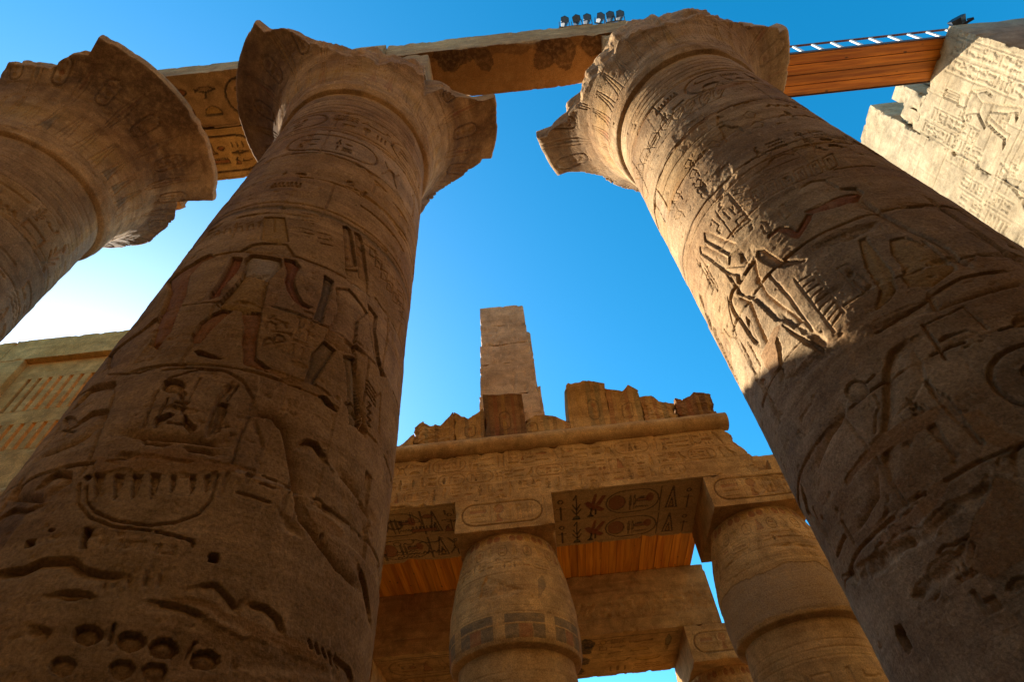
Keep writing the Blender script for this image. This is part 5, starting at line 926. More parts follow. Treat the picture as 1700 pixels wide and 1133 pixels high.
# ------------------------------------------------------------------ architraves over the great columns
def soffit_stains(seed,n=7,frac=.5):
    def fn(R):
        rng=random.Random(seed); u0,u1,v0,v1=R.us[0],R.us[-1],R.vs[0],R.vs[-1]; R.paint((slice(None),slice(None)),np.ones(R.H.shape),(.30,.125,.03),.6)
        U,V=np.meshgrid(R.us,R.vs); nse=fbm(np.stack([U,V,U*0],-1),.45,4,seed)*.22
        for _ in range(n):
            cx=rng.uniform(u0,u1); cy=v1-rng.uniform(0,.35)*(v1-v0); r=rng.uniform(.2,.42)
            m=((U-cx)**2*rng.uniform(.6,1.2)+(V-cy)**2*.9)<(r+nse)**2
            R.paint((slice(None),slice(None)),m*1.,'stain_shade',.72)
        m=V>v1-.28-nse*.7; R.paint((slice(None),slice(None)),m*1.,'stain_shade',.5)
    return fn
def soffit_signs(seed,rows,dark=.6):
    def fn(R):
        rng=random.Random(seed); u0,u1,v0,v1=R.us[0],R.us[-1],R.vs[0],R.vs[-1]; h=(v1-v0)/rows
        for k in range(rows):
            a=v0+h*k; R.stroke([(u0,a+.04*h),(u1,a+.04*h)],.025,.015,'dark',.5); text_row(R,u0+.1,u1,a+.14*h,a+.88*h,.05,rng,True,.8,.18,.02,.2,'dark')
    return fn
def face_lines(z0,z1,n=3,seed=1):
    def fn(R):
        rng=random.Random(seed)
        for i in range(n):
            z=z0+(z1-z0)*(i+.6)/(n+.4); pts=[(u,z+rng.uniform(-.02,.02)) for u in np.arange(R.us[0],R.us[-1],.4)]; R.stroke(pts,.014,.02)
    return fn
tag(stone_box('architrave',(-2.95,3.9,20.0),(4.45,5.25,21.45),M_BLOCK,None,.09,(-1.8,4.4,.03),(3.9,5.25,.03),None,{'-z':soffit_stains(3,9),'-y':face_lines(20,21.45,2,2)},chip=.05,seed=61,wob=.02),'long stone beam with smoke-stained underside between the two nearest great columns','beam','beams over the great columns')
tag(stone_box('architrave',(-10.9,3.78,20.0),(-2.96,5.36,21.0),M_BLOCK,None,.09,(-9.6,-7,.03),(3.7,5.36,.03),None,{'-z':soffit_signs(5,1),'-y':face_lines(20,21,1,3)},chip=.06,seed=67),'near carved stone beam behind the leftmost capital, plain light front face','beam','beams over the great columns')
tag(stone_box('architrave',(-10.9,5.39,20.0),(-3.0,7.0,21.0),M_FAC,None,.09,(-9.6,-7,.03),(5.39,7,.03),None,{'-z':soffit_signs(8,1)},chip=.08,seed=71),'farther carved stone beam behind the leftmost capital, yellow underside with dark signs','beam','beams over the great columns')
# ------------------------------------------------------------------ wooden walkway from the right column to the wall
t=thing('wooden_walkway','orange plank walkway with a railing, bridging the right column and the pale wall','walkway',(9.5,5.7,20))
V=[];F=[]
for k in range(4): boxv(V,F,(5.3,5.06+k*.31,20.0+.004*(k%2)),(13.95,5.06+k*.31+.290,20.05))
poly_obj('plank_soffit',V,F,M_PLANK,t,.006)
V=[];F=[]; boxv(V,F,(5.3,5.03,20.0),(13.95,5.055,20.16)); boxv(V,F,(5.3,6.31,20.0),(13.95,6.335,20.16)); boxv(V,F,(5.3,5.055,20.055),(13.95,6.31,20.1)); poly_obj('edge_beam',V,F,plain('dark_brown_timber',(.10,.045,.02),.6),t)
rl=None
V=[];F=[]; boxv(V,F,(5.6,5.03,20.86),(14.6,5.08,20.93)); rl=poly_obj('railing',V,F,M_RUST,t)
for k in range(15):
    x=6.0+k*.6; V=[];F=[]; boxv(V,F,(x,5.035,20.161),(x+.09,5.075,20.859)); poly_obj('railing_post',V,F,M_WHITE,rl)
# ------------------------------------------------------------------ sunlit wall at the right
def wall_rel(R):
    rng=random.Random(31)
    R.stroke([(4.5,11.0),(14,11.0)],.03,.03)
    # registers seen in raking light: columns of signs above figures
    for (y0,y1,z0,z1) in ((4.9,5.35,16.9,19.5),(5.4,5.85,16.6,19.5),(6.9,7.3,17.3,19.4),(7.35,7.75,17.0,19.6),(5.1,5.5,13.2,15.2),(6.5,6.9,13.6,15.0),(8.2,8.6,15.2,17.2),(8.7,9.1,15.0,17.0)):
        text_col(R,y0+.04,y1-.04,z0,z1,.035,rng,False,minw=.02)
        R.stroke([(y0,z0),(y0,z1)],.02,.03); R.stroke([(y1,z0),(y1,z1)],.02,.03)
    king(R,6.4,16.3,2.6,.07,False,False,False); king(R,5.9,12.6,2.8,.07,False,False,True); king(R,7.75,13.0,2.7,.07,True,False,True); king(R,9.3,12.0,2.8,.06,True); king(R,4.98,10.4,2.6,.06)
    R.stroke([(4.73,16.05),(9.8,16.05)],.025,.035); R.stroke([(4.73,12.4),(10,12.4)],.025,.035); R.stroke([(4.73,15.85),(9.8,15.85)],.02,.025)
    for _ in range(34):
        a=rng.uniform(4.9,9); b=rng.uniform(11,18); text_row(R,a,a+rng.uniform(.5,1.1),b,b+.38,.03,rng,False,minw=.02)
    for z in (13.1,14.4,15.6,16.9,18.2,19.2):
        R.stroke([(y,z+rng.uniform(-.015,.015)) for y in np.arange(4.7,10,.4)],.013,.03)
        for y in np.arange(5,10,1.7): yy=y+rng.uniform(-.4,.4); R.stroke([(yy,z),(yy,z+1.2)],.012,.02)
t=thing('stone_wall','tall pale wall end at right, covered in sunlit carved figures','wall',(16,8,0))
stone_box('wall_face',(13.85,4.73,0),(20,7.8,20.0),M_PALE,t,.5,None,(4.73,7.8,.025),(10,20,.025),{'-x':wall_rel},chip=.10,wob=.02,seed=81)
stone_box('wall_face',(13.86,7.803,0),(20,13,22.6),M_PALE,t,.5,None,(7.8,10.5,.03),(13,22.6,.03),{'-x':wall_rel},chip=.10,wob=.02,seed=85)
stone_box('broken_block',(13.9,6.75,20.003),(15.2,7.3,21.6),M_PALE,t,.05,chip=.14,seed=87,deform=lambda Q,P:Q-np.stack([0*P[...,0],0*P[...,0],np.clip(P[...,1]-6.95,0,1)*0],-1))
stone_box('broken_block',(13.93,7.303,20.003),(15.4,7.8,20.9),M_PALE,t,.05,chip=.10,seed=89)
stone_box('broken_block',(14.5,6.2,20.003),(15.6,6.7,21.35),M_PALE,t,.05,chip=.16,seed=93)
# ------------------------------------------------------------------ floodlights
def floodlight(loc,rot,label,group=None):
    t=thing('floodlight',label,'floodlight',loc,group)
    V=[];F=[]
    # tapering hexagonal housing: big lens end, small back
    n=6
    for s,(yy,r) in enumerate(((-.17,.07),(-.15,.11),(.12,.17),(.17,.18))):
        for i in range(n): q=2*math.pi*(i+.5)/n; V.append((r*math.cos(q),yy,.22+r*math.sin(q)))
    for s in range(3):
        for i in range(n): F.append((s*n+i,s*n+(i+1)%n,s*n+n+(i+1)%n,s*n+n+i))
    F.append(tuple(range(n))[::-1]); 
    a=poly_obj('housing',V,F,M_BLACK,t,.006)
    V=[(.165*math.cos(2*math.pi*(i+.5)/n),.165,.22+.165*math.sin(2*math.pi*(i+.5)/n)) for i in range(n)]; b=poly_obj('lens',V,[tuple(range(n))],M_GLASS,t)
    V=[];F=[]; boxv(V,F,(-.205,-.03,.0),(-.185,.03,.24)); boxv(V,F,(.185,-.03,.0),(.205,.03,.24)); boxv(V,F,(-.185,-.03,0),(.185,.03,.018)); c=poly_obj('bracket',V,F,M_BLACK,t)
    t.location=loc; t.rotation_euler=rot; del t['base']; return t
FX=((2.53,'leftmost of the six black floodlights on the beam'),(2.93,'second floodlight from the left on the beam, sitting lowest'),(3.25,'third floodlight from the left on the beam, beside the low second one'),(3.63,'fourth floodlight from the left on the beam, paler casing'),(3.99,'fifth floodlight from the left on the beam, next to last'),(4.27,'rightmost floodlight on the beam, nearest the right column capital'))
proto=None
for i,(x,lb) in enumerate(FX):
    rot=(RAD([-38,-46,-34,-36,-32,-32][i]),0,RAD(180+[8,-6,3,14,-4,6][i])); loc=(x,3.93,21.44+[0,-.04,.03,0,.05,.05][i])
    if proto is None: proto=floodlight(loc,rot,lb,'floodlights on the stone beam'); proto.scale=(.8,.8,.8)
    else:
        o=proto.copy(); COL.objects.link(o); o.location=loc; o.rotation_euler=rot; o['label']=lb
        for ch in proto.children:
            c=ch.copy(); COL.objects.link(c); c.parent=o
t=floodlight((14.3,4.72,20.0),(RAD(20),0,RAD(150)),'single floodlight on top of the pale wall at upper right'); t.scale=(1.3,1.3,1.3)
# ------------------------------------------------------------------ small closed-bud columns
SA={'a':(-.72,13.25),'b':(5.43,13.25),'c':(-6.87,13.25)}
S_Z=np.array([0,.3,2,4,5.6,6.3,6.58,6.62,6.68,6.8,7.2,7.8,8.4,8.9,9.25,9.33]); S_R=np.array([1.18,1.28,1.38,1.38,1.32,1.27,1.25,1.25,1.40,1.44,1.46,1.43,1.34,1.23,1.13,1.10])
def bud_rel(kind):
    def fn(R):
        rng=random.Random(51+ord(kind)); u0,u1=-2.3,2.3
        for z in (9.0,8.62,8.18,7.85): R.stroke([(u0,z),(u1,z)],.014,.012)
        for i in range(20):
            u=-2.1+i*.22; R.ell(u,9.15,.088,.10,.022,.04,'red' if i%3 else 'ochre',.65)
        for i in range(14):
            u=-2.1+i*.32; 
            if i%2==0: R.oval(u,8.78,.22,.3,.014,.028,'dark',.35); glyph(R,rng.choice(['board','disc','god']),u-.07,8.78,.14,.1,.024,True,False,.5,.012); glyph(R,rng.choice(['water','bread','reeds']),u-.07,8.66,.14,.1,.024,True,False,.5,.012)
            else: glyph(R,rng.choice(['god','bird','owl','man']),u-.1,8.66,.2,.3,.026,True,False,.5,.012)
        text_row(R,-2.2,2.2,8.3,8.58,.026,rng,True,.45,.12,.012,.3)
        if kind=='a':
            for k in range(5):
                u=-2.52+k*1.06; R.stroke([(u,6.72),(u,7.95)],.012,.01); R.stroke([(u+.1,6.72),(u+.1,7.3)],.010,.008); R.stroke([(u+.2,6.72),(u+.2,7.95)],.012,.01)
                R.poly([(u+.22,7.06),(u+1.04,7.06),(u+1.04,7.24),(u+.22,7.24)],.006,.05,'blue',.65)
                for j,c in enumerate(('blue','red','blue')): R.poly([(u+.22+j*.275,6.76),(u+.485+j*.275,6.76),(u+.485+j*.275,7.03),(u+.22+j*.275,7.03)],.006,.05,c,.62)
            R.stroke([(-2.3,7.27),(2.3,7.27)],.012,.01); R.stroke([(-2.3,7.40),(2.3,7.40)],.012,.01); R.rough([(-.75,7.65),(-.1,7.6),(.35,7.72),(-.1,7.9),(-.55,8.2),(-.7,8.05)],.035)
            R.poly([(.55,7.55),(.8,7.9),(.75,8.15),(.6,8.0)],.008,.05,'blue',.5)
        if kind=='b':
            R.mortar([(-2.5,6.75),(2.5,6.75),(2.5,7.45),(1.2,7.5),(.9,7.72),(.2,7.7),(-.2,7.62),(-.8,7.7),(-2.5,7.55)],(.40,.25,.115),.85)
            text_row(R,-2.2,2.2,7.78,8.0,.012,rng,False,.3,.12,.009,.1); R.rough([(-1.2,8.05),(-.2,8.2),(-.3,8.35),(-1.1,8.2)],.03); R.rough([(.2,8.1),(1.2,8.0),(1.2,8.12),(.3,8.22)],.03)
        for z in (5.9,6.05,6.2): R.stroke([(u0,z),(u1,z)],.014,.012)
        text_row(R,-2.2,2.2,5.0,5.7,.02,rng,True,.3,.12,.012,.2)
    return fn
def small_column(ax,kind,parent,seed,cap_only=False,dz=0,res=.016):
    a0=math.degrees(math.atan2(-ax[1],-ax[0])); th=np.radians(samples(-180,177,3.,(-86,86,math.degrees(res/1.4))))
    for nm,z0,z1 in (('shaft',0,6.62),('capital',6.62,9.335)):
        zs=samples(z0,z1,.2,(4.6,z1,res)) if nm=='shaft' else samples(z0,z1,res)
        R=Rel(th*1.4,zs); bud_rel(kind)(R)
        T,Z=np.meshgrid(th,zs); A=T+math.radians(a0); rad=np.interp(Z,S_Z,S_R)
        if nm=='capital': rad=np.where(Z<6.68,1.25+(Z-6.62)/.06*.16,rad)
        P0=np.stack([ax[0]+rad*np.cos(A),ax[1]+rad*np.sin(A),Z],-1)
        fade=np.clip(.85-fbm(P0,.8,3,seed)*1.0,.3,1)
        H=R.H*fade*(1-R.M)+erosion(P0,seed,.8)*(1-.75*R.M)-.012*R.M+R.R*(-.7+1.1*fbm(P0,.15,4,seed+2))
        rad=rad+H; V=np.stack([ax[0]+rad*np.cos(A),ax[1]+rad*np.sin(A),Z+dz],-1)
        mesh_obj(nm,V.reshape(-1,3),grid_faces(len(zs),len(th),0,True),M_FAC,parent,R.P.reshape(-1,4))
def cart_rel(seed,zc):
    def fn(R):
        u=(R.us[0]+R.us[-1])/2; L=None
        R.oval(u-.05,zc,1.95,.58,.02,.03,'stain_shade',.5,False); R.stroke([(u+.99,zc-.3),(u+.99,zc+.3)],.02,.016)
        glyph(R,'board',u-.85,zc-.02,.42,.32,.016,True,False,.5,.013); glyph(R,'flat',u-.85,zc-.12,.4,.12,.014,False); glyph(R,'flat',u-.85,zc-.3,.4,.18,.014,True)
        R.stroke([(u-.34,zc-.22),(u-.34,zc+.22)],.016,.014); R.ell(u-.13,zc+.12,.12,.12,.02,.05,'red',.45); glyph(R,'maat',u-.27,zc-.25,.3,.28,.016,True,False,.5,.013)
        for x in (.14,.2): R.stroke([(u+x,zc-.24),(u+x,zc+.2)],.014,.014)
        R.poly([(u+.3,zc-.22),(u+.3,zc+.18),(u+.44,zc+.18),(u+.44,zc-.22),(u+.4,zc-.22),(u+.4,zc+.1),(u+.34,zc+.1),(u+.34,zc-.22)],.016,.04); R.stroke([(u+.56,zc-.2),(u+.56,zc+.2)],.016,.015); R.stroke([(u+.66,zc-.2),(u+.66,zc+.2),(u+.76,zc+.1)],.016,.015)
    return fn
SLAB={'a':'small bud-capital column between the two great columns, blue and red painted band','b':'small bud-capital column half hidden behind the right great column, smooth pale repaired band','c':'small bud-capital column hidden behind the left great column'}
for k in 'abc':
    t=thing('bud_column',SLAB[k],'column',(*SA[k],0),'closed-bud columns carrying the wall with the broken cornice')
    small_column(SA[k],k,t,{'a':301,'b':317,'c':331}[k],res=.016 if k!='c' else .05)
    x=SA[k][0]; stone_box('abacus',(x-1.19,11.985,9.33),(x+1.19,14.5,10.215),M_FAC,t,.06,(x-1.19,x+1.19,.018),None,(9.33,10.215,.018),{'-y':cart_rel(3,9.78) if k!='b' else (lambda R:(cart_rel(3,9.78)(R),R.rough([(SA['b'][0]-.2,9.5),(SA['b'][0]+.9,9.6),(SA['b'][0]+.9,10.1),(SA['b'][0]-.1,10.05)],.04)))},chip=.035,seed=401+ord(k))
# ------------------------------------------------------------------ architrave over the bud columns
def front_text(R):
    rng=random.Random(71); u0,u1=max(R.us[0],-5),R.us[-1]
    for z in (11.12,10.72): R.stroke([(u0,z),(u1,z)],.012,.012)
    text_row(R,u0,u1-.3,11.16,11.6,.032,rng,True,.6,.10,.013,.1,None,.8); text_row(R,u0,u1-.3,10.74,11.08,.028,rng,True,.55,.12,.013,.12,None,.8)
    text_row(R,u0,u1-1.5,10.36,10.68,.022,rng,True,.4,.3,.013,.05)
    R.stroke([(-.55,10.22),(-.5,10.5),(-.58,10.8),(-.45,11.1),(-.5,11.65)],.012,.03)
def soffit_text(R):
    # v is -y: near edge is the top of the signs
    for y in (12.10,13.30,14.42): R.stroke([(R.us[0],-y),(R.us[-1],-y)],.022,.012,'dark',.7)
    rng=random.Random(8)
    R.paint((slice(None),slice(None)),np.ones(R.H.shape),(.66,.43,.17),.6)
    def row(v,h,u):
        glyph(R,'ankh',u,v,.34,h,.018,True,False,.8,.016,'dark'); glyph(R,'sedge',u+.4,v,.34,h,.018,True,False,.85,.02,'dark'); glyph(R,'bee',u+.72,v,.62,h*.98,.018,True,False,.95,.013)
        R.oval(u+2.02,v+h*.5,1.36,h*.92,.024,.018,'dark',.75,False); R.ell(u+1.62,v+h*.5,.21,h*.30,.014,.08,'red',.75); R.ring(u+1.62,v+h*.5,.215,h*.31,.014,.01,'dark',.7)
        glyph(R,'reeds',u+1.9,v+.14*h,.22,h*.62,.018,True,False,.7,.018,'dark'); glyph(R,'board',u+2.12,v+.4*h,.3,h*.36,.018,True,False,.7,.018,'dark'); glyph(R,'water',u+2.1,v+.12*h,.34,h*.25,.018,True,False,.7,.018,'dark'); R.ell(u+2.46,v+.6*h,.10,h*.18,.012,.05,'red',.8)
        R.stroke([(u+2.74,v),(u+2.74,v+h)],.024,.012,'dark',.75)
        glyph(R,'give',u+2.84,v+.02,.40,h*.94,.018,True,False,.8,.018,'dark'); glyph(R,'ankh',u+3.3,v,.30,h*.96,.018,True,False,.8,.016,'dark')
    for base in (.52,-5.6): row(-13.24,1.02,base); row(-14.36,.98,base)
    for k in range(2): text_row(R,-4.6,-2.0,-13.24+(-1.12)*k,-12.2-1.12*k,.014,rng,True,.75,.12,.012,.15,'dark')
t=thing('architrave','long carved stone beam over the bud columns, broken at its right end and edged by a round moulding','beam',(0,13,10.2))
def end_slope(Q,P):
    # ragged right end, receding towards the top
    Q=Q.copy(); f=np.clip((Q[...,0]-4.2)/1.1,0,1); lim=.28*np.clip((Q[...,2]-10.9)/.75,-.3,1); n=.16*fbm(P,.3,4,5)
    Q[...,0]-=f*(lim-.05+n*np.clip((Q[...,0]-4.9)/.3,0,1)); return Q
stone_box('beam_block',(-20,12.0,10.22),(5.48,14.5,11.68),M_FAC,t,.15,(-4.7,5.48,.018),(12,14.5,.018),(10.22,11.68,.018),{'-y':front_text,'-z':soffit_text},chip=.075,seed=501,deform=end_slope,wob=.015)
xs=samples(-20,5.42,.3,(-4.7,5.42,.03)); ph=np.linspace(0,2*np.pi,29)[:-1]; X,A=np.meshgrid(xs,ph); P0=np.stack([X,12.02+.24*np.cos(A)*0+.0*X,11.93+0*X],-1)
rr=.25+.012*fbm(np.stack([X,np.cos(A)*.3,np.sin(A)*.3],-1),.3,4,6)-.03*np.clip(fbm(np.stack([X,np.cos(A)*.3,np.sin(A)*.3],-1),.5,3,9)-.25,0,1)
V=np.stack([X,12.02-rr*np.cos(A),11.925+rr*np.sin(A)],-1); V=V.transpose(1,0,2)
mo=mesh_obj('round_moulding',V.reshape(-1,3),np.concatenate([grid_faces(len(xs),len(ph),0,True)]),M_FAC,t)
V=[];F=[];n=len(ph); P=[(5.42,12.02-.25*math.cos(a),11.925+.25*math.sin(a)) for a in ph]
poly_obj('moulding_end',P,[tuple(range(n))],M_FAC,t)
stone_box('backing_course',(-20,12.18,11.685),(5.30,14.4,12.19),M_FAC,t,.15,(-4.7,5.3,.06),None,None,chip=.05,seed=507)
# fallen-in stub of the next stone to the right
tag(stone_box('broken_block',(5.20,12.25,10.22),(6.65,14.2,10.95),M_FAC,None,.05,chip=.22,wob=.05,seed=511,rough=.02,round_=.08),'rough broken stone lump on the right bud column beside the beam end','block')
tag(stone_box('broken_block',(6.0,12.05,10.22),(7.9,13.9,10.55),M_FAC,None,.05,chip=.12,wob=.04,seed=517,rough=.02),'low carved stone stub partly behind the right great column','block')
# ------------------------------------------------------------------ broken cavetto cornice blocks
def cornice_rel(seed,x0,x1,carts):
    def fn(R):
        rng=random.Random(seed); u=x0
        while u<x1:
            wdt=rng.uniform(.09,.16); R.poly([(u,12.2),(u+wdt,12.2),(u+wdt,14.2),(u,14.2)],.006,.04,rng.choice(['blue','ochre','red','stain_shade','ochre','green']),.40); u+=wdt+rng.uniform(.10,.2)
        for c in carts: R.oval(c,12.95,.30,.62,.018,.018,'dark',.5); glyph(R,'disc',c-.09,13.02,.18,.16,.015,True,False,.5,.012); glyph(R,'god',c-.1,12.8,.2,.2,.015,True,False,.5,.012); glyph(R,'board',c-.1,12.68,.2,.1,.014,True,False,.5,.012)
    return fn
def cav(tops,x0,x1):
    tx=np.array([p[0] for p in tops]); tz=np.array([p[1] for p in tops])
    def fn(Q,P):
        Q=Q.copy(); z=P[...,2]; top=np.interp(Q[...,0],tx,tz)+.05*fbm(P*np.array([1,1,0]),.3,4,3); f=np.clip((z-12.19)/(13.75-12.19),0,1); znew=12.19+f*(top-12.19)
        Q[...,2]+=znew-z; k=np.clip((znew-12.19)/1.6,0,1.1); fr=np.clip((14.0-P[...,1])/1.8,0,1); Q[...,1]-=.62*k**2.2*fr; return Q
    return fn
CB=[(-11.5,-8.4,[(-11.5,12.75),(-8.4,12.65)],[],'added cornice stone casting shade, unseen behind the left great column, farther from the middle'),(-8.39,-5.21,[(-8.39,12.7),(-6.5,12.8),(-5.21,12.6)],[],'added cornice stone casting shade, unseen behind the left great column, nearer the middle'),  # two added, unseen stones that throw shade on the right great column
(-5.2,-3.15,[(-5.2,12.45),(-3.6,12.45),(-3.4,12.6),(-3.15,12.85)],[],'low worn cornice stone at the left beside the left great column'),
(-3.14,-2.0,[(-3.14,12.95),(-2.9,13.15),(-2.4,12.95),(-2.0,13.3)],[],'cornice stone broken to a dark slope, with a rounded lump on top'),
(-1.99,-1.14,[(-1.99,13.28),(-1.6,13.1),(-1.14,13.3)],[-1.55],'cornice stone with a faint cartouche left of the dark upright stone'),
(-1.13,0.02,[(-1.13,13.62),(0.02,13.55)],[-.55],'dark upright cornice stone standing in front of the pier'),
(0.03,1.26,[(0.03,12.95),(.5,12.95),(.9,12.85),(1.26,12.6)],[.2],'lowest cornice stone sloping down right of the dark upright stone'),
(1.27,2.42,[(1.27,13.68),(1.8,13.74),(2.42,13.58)],[2.0],'tall square cornice stone with a clear painted cartouche'),
(2.43,3.36,[(2.43,13.45),(2.9,13.35),(3.1,13.5),(3.36,13.34)],[2.95],'cornice stone with striped paint right of the tall square one'),
(3.37,4.3,[(3.37,13.15),(3.7,13.15),(4.0,12.95),(4.3,12.85)],[],'sloping broken cornice stone without signs'),
(4.31,5.36,[(4.31,13.1),(4.6,12.95),(4.9,13.15),(5.36,13.05)],[],'rough dark cornice stone at the right end')]
for i,(x0,x1,tops,carts,lb) in enumerate(CB):
    tag(stone_box('cornice_block',(x0,12.2,12.195),(x1,14.0,13.75),M_FAC if i not in (5,10) else M_DARK,None,.10,(x0,x1,.022),None,(12.2,13.75,.022),{'-y':cornice_rel(601+i,x0,x1,carts)},chip=.06 if i not in (3,9,10) else .09,wob=.02 if i not in (3,9,10) else .035,seed=611+i*7,deform=cav(tops,x0,x1),rough=.008 if i not in (3,9,10) else .03),lb,'cornice stone','cornice stones left on the beam')
tag(stone_box('loose_stone',(-3.0,12.6,13.0),(-2.15,13.6,13.5),M_FAC,None,.04,chip=.16,round_=.16,wob=.05,seed=707,rough=.02),'rounded pale boulder lying on the broken cornice','stone')
# ------------------------------------------------------------------ clerestory pier
t=thing('clerestory_pier','slim upright pier of stacked sandstone blocks above the broken cornice','pier',(-.4,12.9,12.2))
def pier_rel(z0,z1,seed):
    def fn(R):
        rng=random.Random(seed); u0,u1=R.us[0],R.us[-1]
        for _ in range(5): a=rng.uniform(u0+.1,u1-.1); R.stroke([(a,z0+.05),(a+rng.uniform(-.2,.2),z1-.1)],.016,.03)
    return fn
for i,(z0,z1,x0,x1) in enumerate(((12.2,13.3,-1.28,.60),(13.303,14.15,-1.28,.52),(14.153,15.6,-1.24,.50),(15.603,16.55,-1.22,.46),(16.553,17.6,-1.18,.42),(17.603,18.72,-1.18,.40))):
    stone_box('stone_block',(x0,12.31,z0),(x1,13.3,z1),M_TAN,t,.05,rel={'-y':pier_rel(z0,z1,i)},chip=.05,seed=801+i*5,wob=.025)
stone_box('side_pilaster',(-1.30,13.303,12.2),(.66,14.2,15.4),M_TAN,t,.06,chip=.08,seed=841,wob=.03)
stone_box('side_pilaster',(-1.26,13.303,15.403),(.56,14.1,18.45),M_TAN,t,.06,chip=.08,seed=845,wob=.03)
# ------------------------------------------------------------------ stone window grille at the left
t=thing('clerestory_window','yellow-lit stone window with two rows of upright slits at the far left','window',(-15,12.6,14))
stone_box('lintel',(-18.9,12.3,18.6),(-11.6,14.0,19.78),M_WIN,t,.06,chip=.05,seed=901)
stone_box('lintel',(-22,12.3,18.62),(-18.93,14.0,19.76),M_WIN,t,.1,chip=.06,seed=905)
stone_box('jamb',(-19.6,12.32,14.0),(-17.95,14.0,18.597),M_WIN,t,.08,chip=.05,seed=911)
stone_box('jamb',(-22,12.34,12.2),(-19.61,14.0,18.60),M_WIN,t,.15,chip=.06,seed=915)
stone_box('jamb',(-12.9,12.32,14.0),(-11.6,14.0,18.597),M_WIN,t,.15,chip=.05,seed=917)
V=[];F=[]; x=-17.95; y0,y1=12.55,12.95
pitch_=.382; sw=.15
rows=((14.25,15.4),(16.02,17.7)); k=0
boxv(V,F,(-17.95,y0,13.95),(-12.9,y1,14.25)); boxv(V,F,(-17.95,y0,15.4),(-12.9,y1,16.02)); boxv(V,F,(-17.95,y0,17.7),(-12.9,y1,18.596))
for a,b in rows:
    x=-17.95; nx=-17.45
    while nx<-13.2: boxv(V,F,(x,y0,a),(nx,y1,b)); x=nx+sw; nx=x+pitch_-sw
    boxv(V,F,(x,y0,a),(-12.9,y1,b))
poly_obj('grille',V,F,M_WIN,t,.015)
stone_box('sill',(-19.55,12.25,12.2),(-11.6,14.0,13.947),M_WIN,t,.15,chip=.05,seed=921)
# ------------------------------------------------------------------ wooden ceiling and the second row behind
t=thing('wooden_ceiling','orange board ceiling between the two stone beams behind the bud columns','ceiling',(0,16.8,11.4))
V=[];F=[]; x=-19.; k=0
while x<5.1:
    boxv(V,F,(x,14.0,11.70+.003*(k%2)),(x+.252,19.6,11.735)); x+=.26; k+=1
poly_obj('board_soffit',V,F,M_CEIL,t,.006)
V=[];F=[]; boxv(V,F,(-19,14.1,11.74),(5.16,19.6,11.9)); poly_obj('ceiling_slab',V,F,M_BLOCK,t)
def soffit2(R):
    rng=random.Random(12)
    for v in (-19.3,-20.75,-22.2): R.stroke([(-5.4,v),(4.2,v)],.02,.014,'dark',.5)
    for k in range(2): text_row(R,1.9 if k else 1.6,4.15,-20.65-1.4*k,-19.4-1.4*k,.018,rng,True,.65,.12,.02,.4,'stain_shade'); text_row(R,-5.3,-1.8,-20.65-1.4*k,-19.4-1.4*k,.018,rng,True,.5,.12,.02,.3,'stain_shade')
    for cx,cy,r in ((.5,-19.7,.22),(.35,-20.3,.28),(.2,-21,.3),(.1,-21.7,.35),(1.3,-19.6,.22),(1.25,-20.0,.2),(1.1,-20.9,.2),(.95,-21.7,.26)):
        U,V_=np.meshgrid(R.us,R.vs); n=fbm(np.stack([U,V_,U*0],-1),.4,4,3)*.2; R.paint((slice(None),slice(None)),(((U-cx)**2+(V_-cy)**2*.5)<(r+n)**2)*1.,'dark',.85)
def face2(R):
    R.rough([(.9,10.2),(5.6,10.1),(5.6,10.75),(3,10.85),(2.3,10.7),(1.2,10.75)],.03); R.stroke([(-5,10.18),(5.6,10.1)],.014,.025)
t=thing('architrave','second carved stone beam farther back, with a rough middle strip and dark stained underside','beam',(0,20.5,9.7))
stone_box('beam_block',(-20,19.0,9.70),(5.56,22.35,11.69),M_FAC,t,.15,(-5.6,5.56,.03),(19,22.35,.035),(9.7,11.69,.03),{'-y':face2,'-z':soffit2},chip=.05,seed=951)
for x in (5.53,-6.75):
    t=thing('bud_column','farther bud-capital column, only its block and rounded top showing by the frame bottom' if x>0 else 'farther bud-capital column whose block shows at the lower left','column',(x,20.5,0),'bud columns of the back row')
    small_column((x,20.6),'d',t,1001+int(x),dz=-.72,res=.03)
    stone_box('abacus',(x-1.19,18.985,8.62),(x+1.19,22.3,9.695),M_FAC,t,.1,(x-1.19,x+1.19,.025),None,(8.6,9.7,.025),{'-y':cart_rel(3,9.15)},chip=.04,seed=1011+int(x))
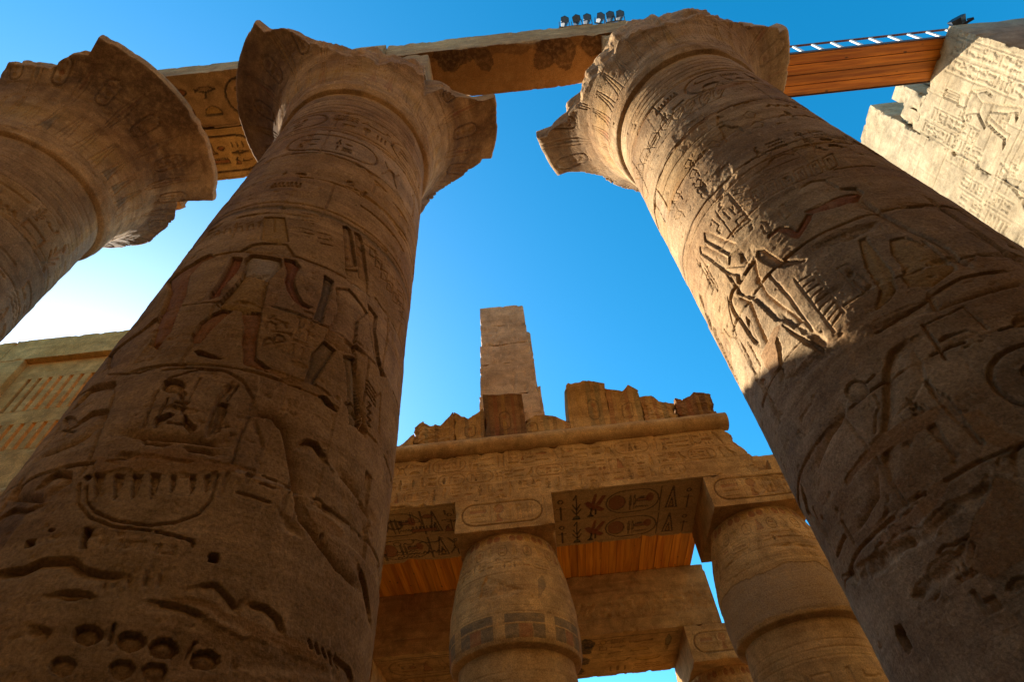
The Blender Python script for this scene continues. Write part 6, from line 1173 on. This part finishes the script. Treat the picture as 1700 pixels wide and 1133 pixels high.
# ------------------------------------------------------------------ unseen other side of the nave, toned for bounce light, and added walls blocking light
for i,(x,lb) in enumerate(((-10.9,'first'),(-3.2,'second'),(4.5,'third'),(12.2,'fourth'))):
    t=thing('great_column',f'great column across the nave behind the viewpoint, {lb} from the left end','column',(x,-5.2,0),'great columns on the other side of the nave')
    th=np.linspace(0,2*np.pi,72,endpoint=False)
    for nm,zz,rr in (('shaft',np.linspace(0,14.55,40),None),('capital',np.r_[BZ,RIM,RIM],np.r_[BR,3.2,.5])):
        r_=R_shaft(zz) if rr is None else rr; T,Z=np.meshgrid(th,zz); RR=np.repeat(r_[:,None],72,1); V=np.stack([x+RR*np.cos(T),-5.2+RR*np.sin(T),Z],-1); V+=fbm(V,.7,3,7+i)[...,None]*.02
        mesh_obj(nm,V.reshape(-1,3),grid_faces(len(zz),72,0,True),M_BOUNCE if nm=='capital' else M_ABSORB,t)  # unseen shafts kept dark and tops pale to steer bounce light
    stone_box('abacus',(x-1.6,-6.9,RIM),(x+1.6,-3.6,20.0),M_BOUNCE,t,.4,seed=i)
    if i<3: tag(stone_box('architrave',(x+.01,-6.8,20.004),(x+7.69,-3.7,21.5),M_BOUNCE,None,.4,seed=40+i),f'stone beam across the nave behind the viewpoint, {lb} from the left end','beam','beams on the other side of the nave')
tag(stone_box('right_shade_wall',(14.2,-14.4,0),(20,2.4,20),M_DARK,None,.8,chip=.1,seed=1211),'added unseen wall blocking sky light beyond the right frame edge','wall')  # added blocker keeping the right column's outer side dark
tag(stone_box('side_shade_wall',(13.9,13.01,0),(20,30.9,9),M_DARK,None,.8,chip=.1,seed=1219),'added low wall blocking sky light, unseen behind the right column','wall')  # added blocker closing off low light beyond the pale wall
tag(stone_box('far_shade_wall',(-34,31,0),(22,33,10),M_DARK,None,.8,chip=.1,seed=1213),'added low wall blocking sky light, unseen far behind the bud columns','wall')  # added blocker against low sky light coming under the beams
tag(stone_box('side_shade_wall',(-33,2,0),(-30,30.9,14),M_DARK,None,.8,chip=.1,seed=1217),'added unseen wall blocking sky light far left beyond the window','wall')  # added blocker against the glow of the low left sky
tag(stone_box('left_shade_wall',(-27,-12.9,0),(-22,-.5,22),M_DARK,None,.8,chip=.1,seed=1203),'added unseen wall blocking sky light beyond the left frame edge','wall')  # added blocker that darkens the foot of the left column
t=thing('bounce_wall','added unseen wall behind the viewpoint, pale above to bounce light, dark below to absorb it','wall',(0,-13.7,0)); stone_box('upper_wall',(-27,-14.5,9.003),(22,-13,21.5),M_BOUNCE,t,.8,chip=.1,seed=1201); stone_box('lower_wall',(-27,-14.5,0),(22,-13,9),M_ABSORB,t,.8,chip=.1,seed=1207)  # added wall: dark base absorbs bounce light, pale top returns it
# ------------------------------------------------------------------ finish: put every Empty at its base, children keep their world place
for o in list(bpy.data.objects):
    if o.type=='EMPTY' and 'base' in o:
        b=Vector(list(o['base'])); o.location=b; del o['base']
        for ch in o.children: ch.matrix_parent_inverse=Matrix.Translation(-b)
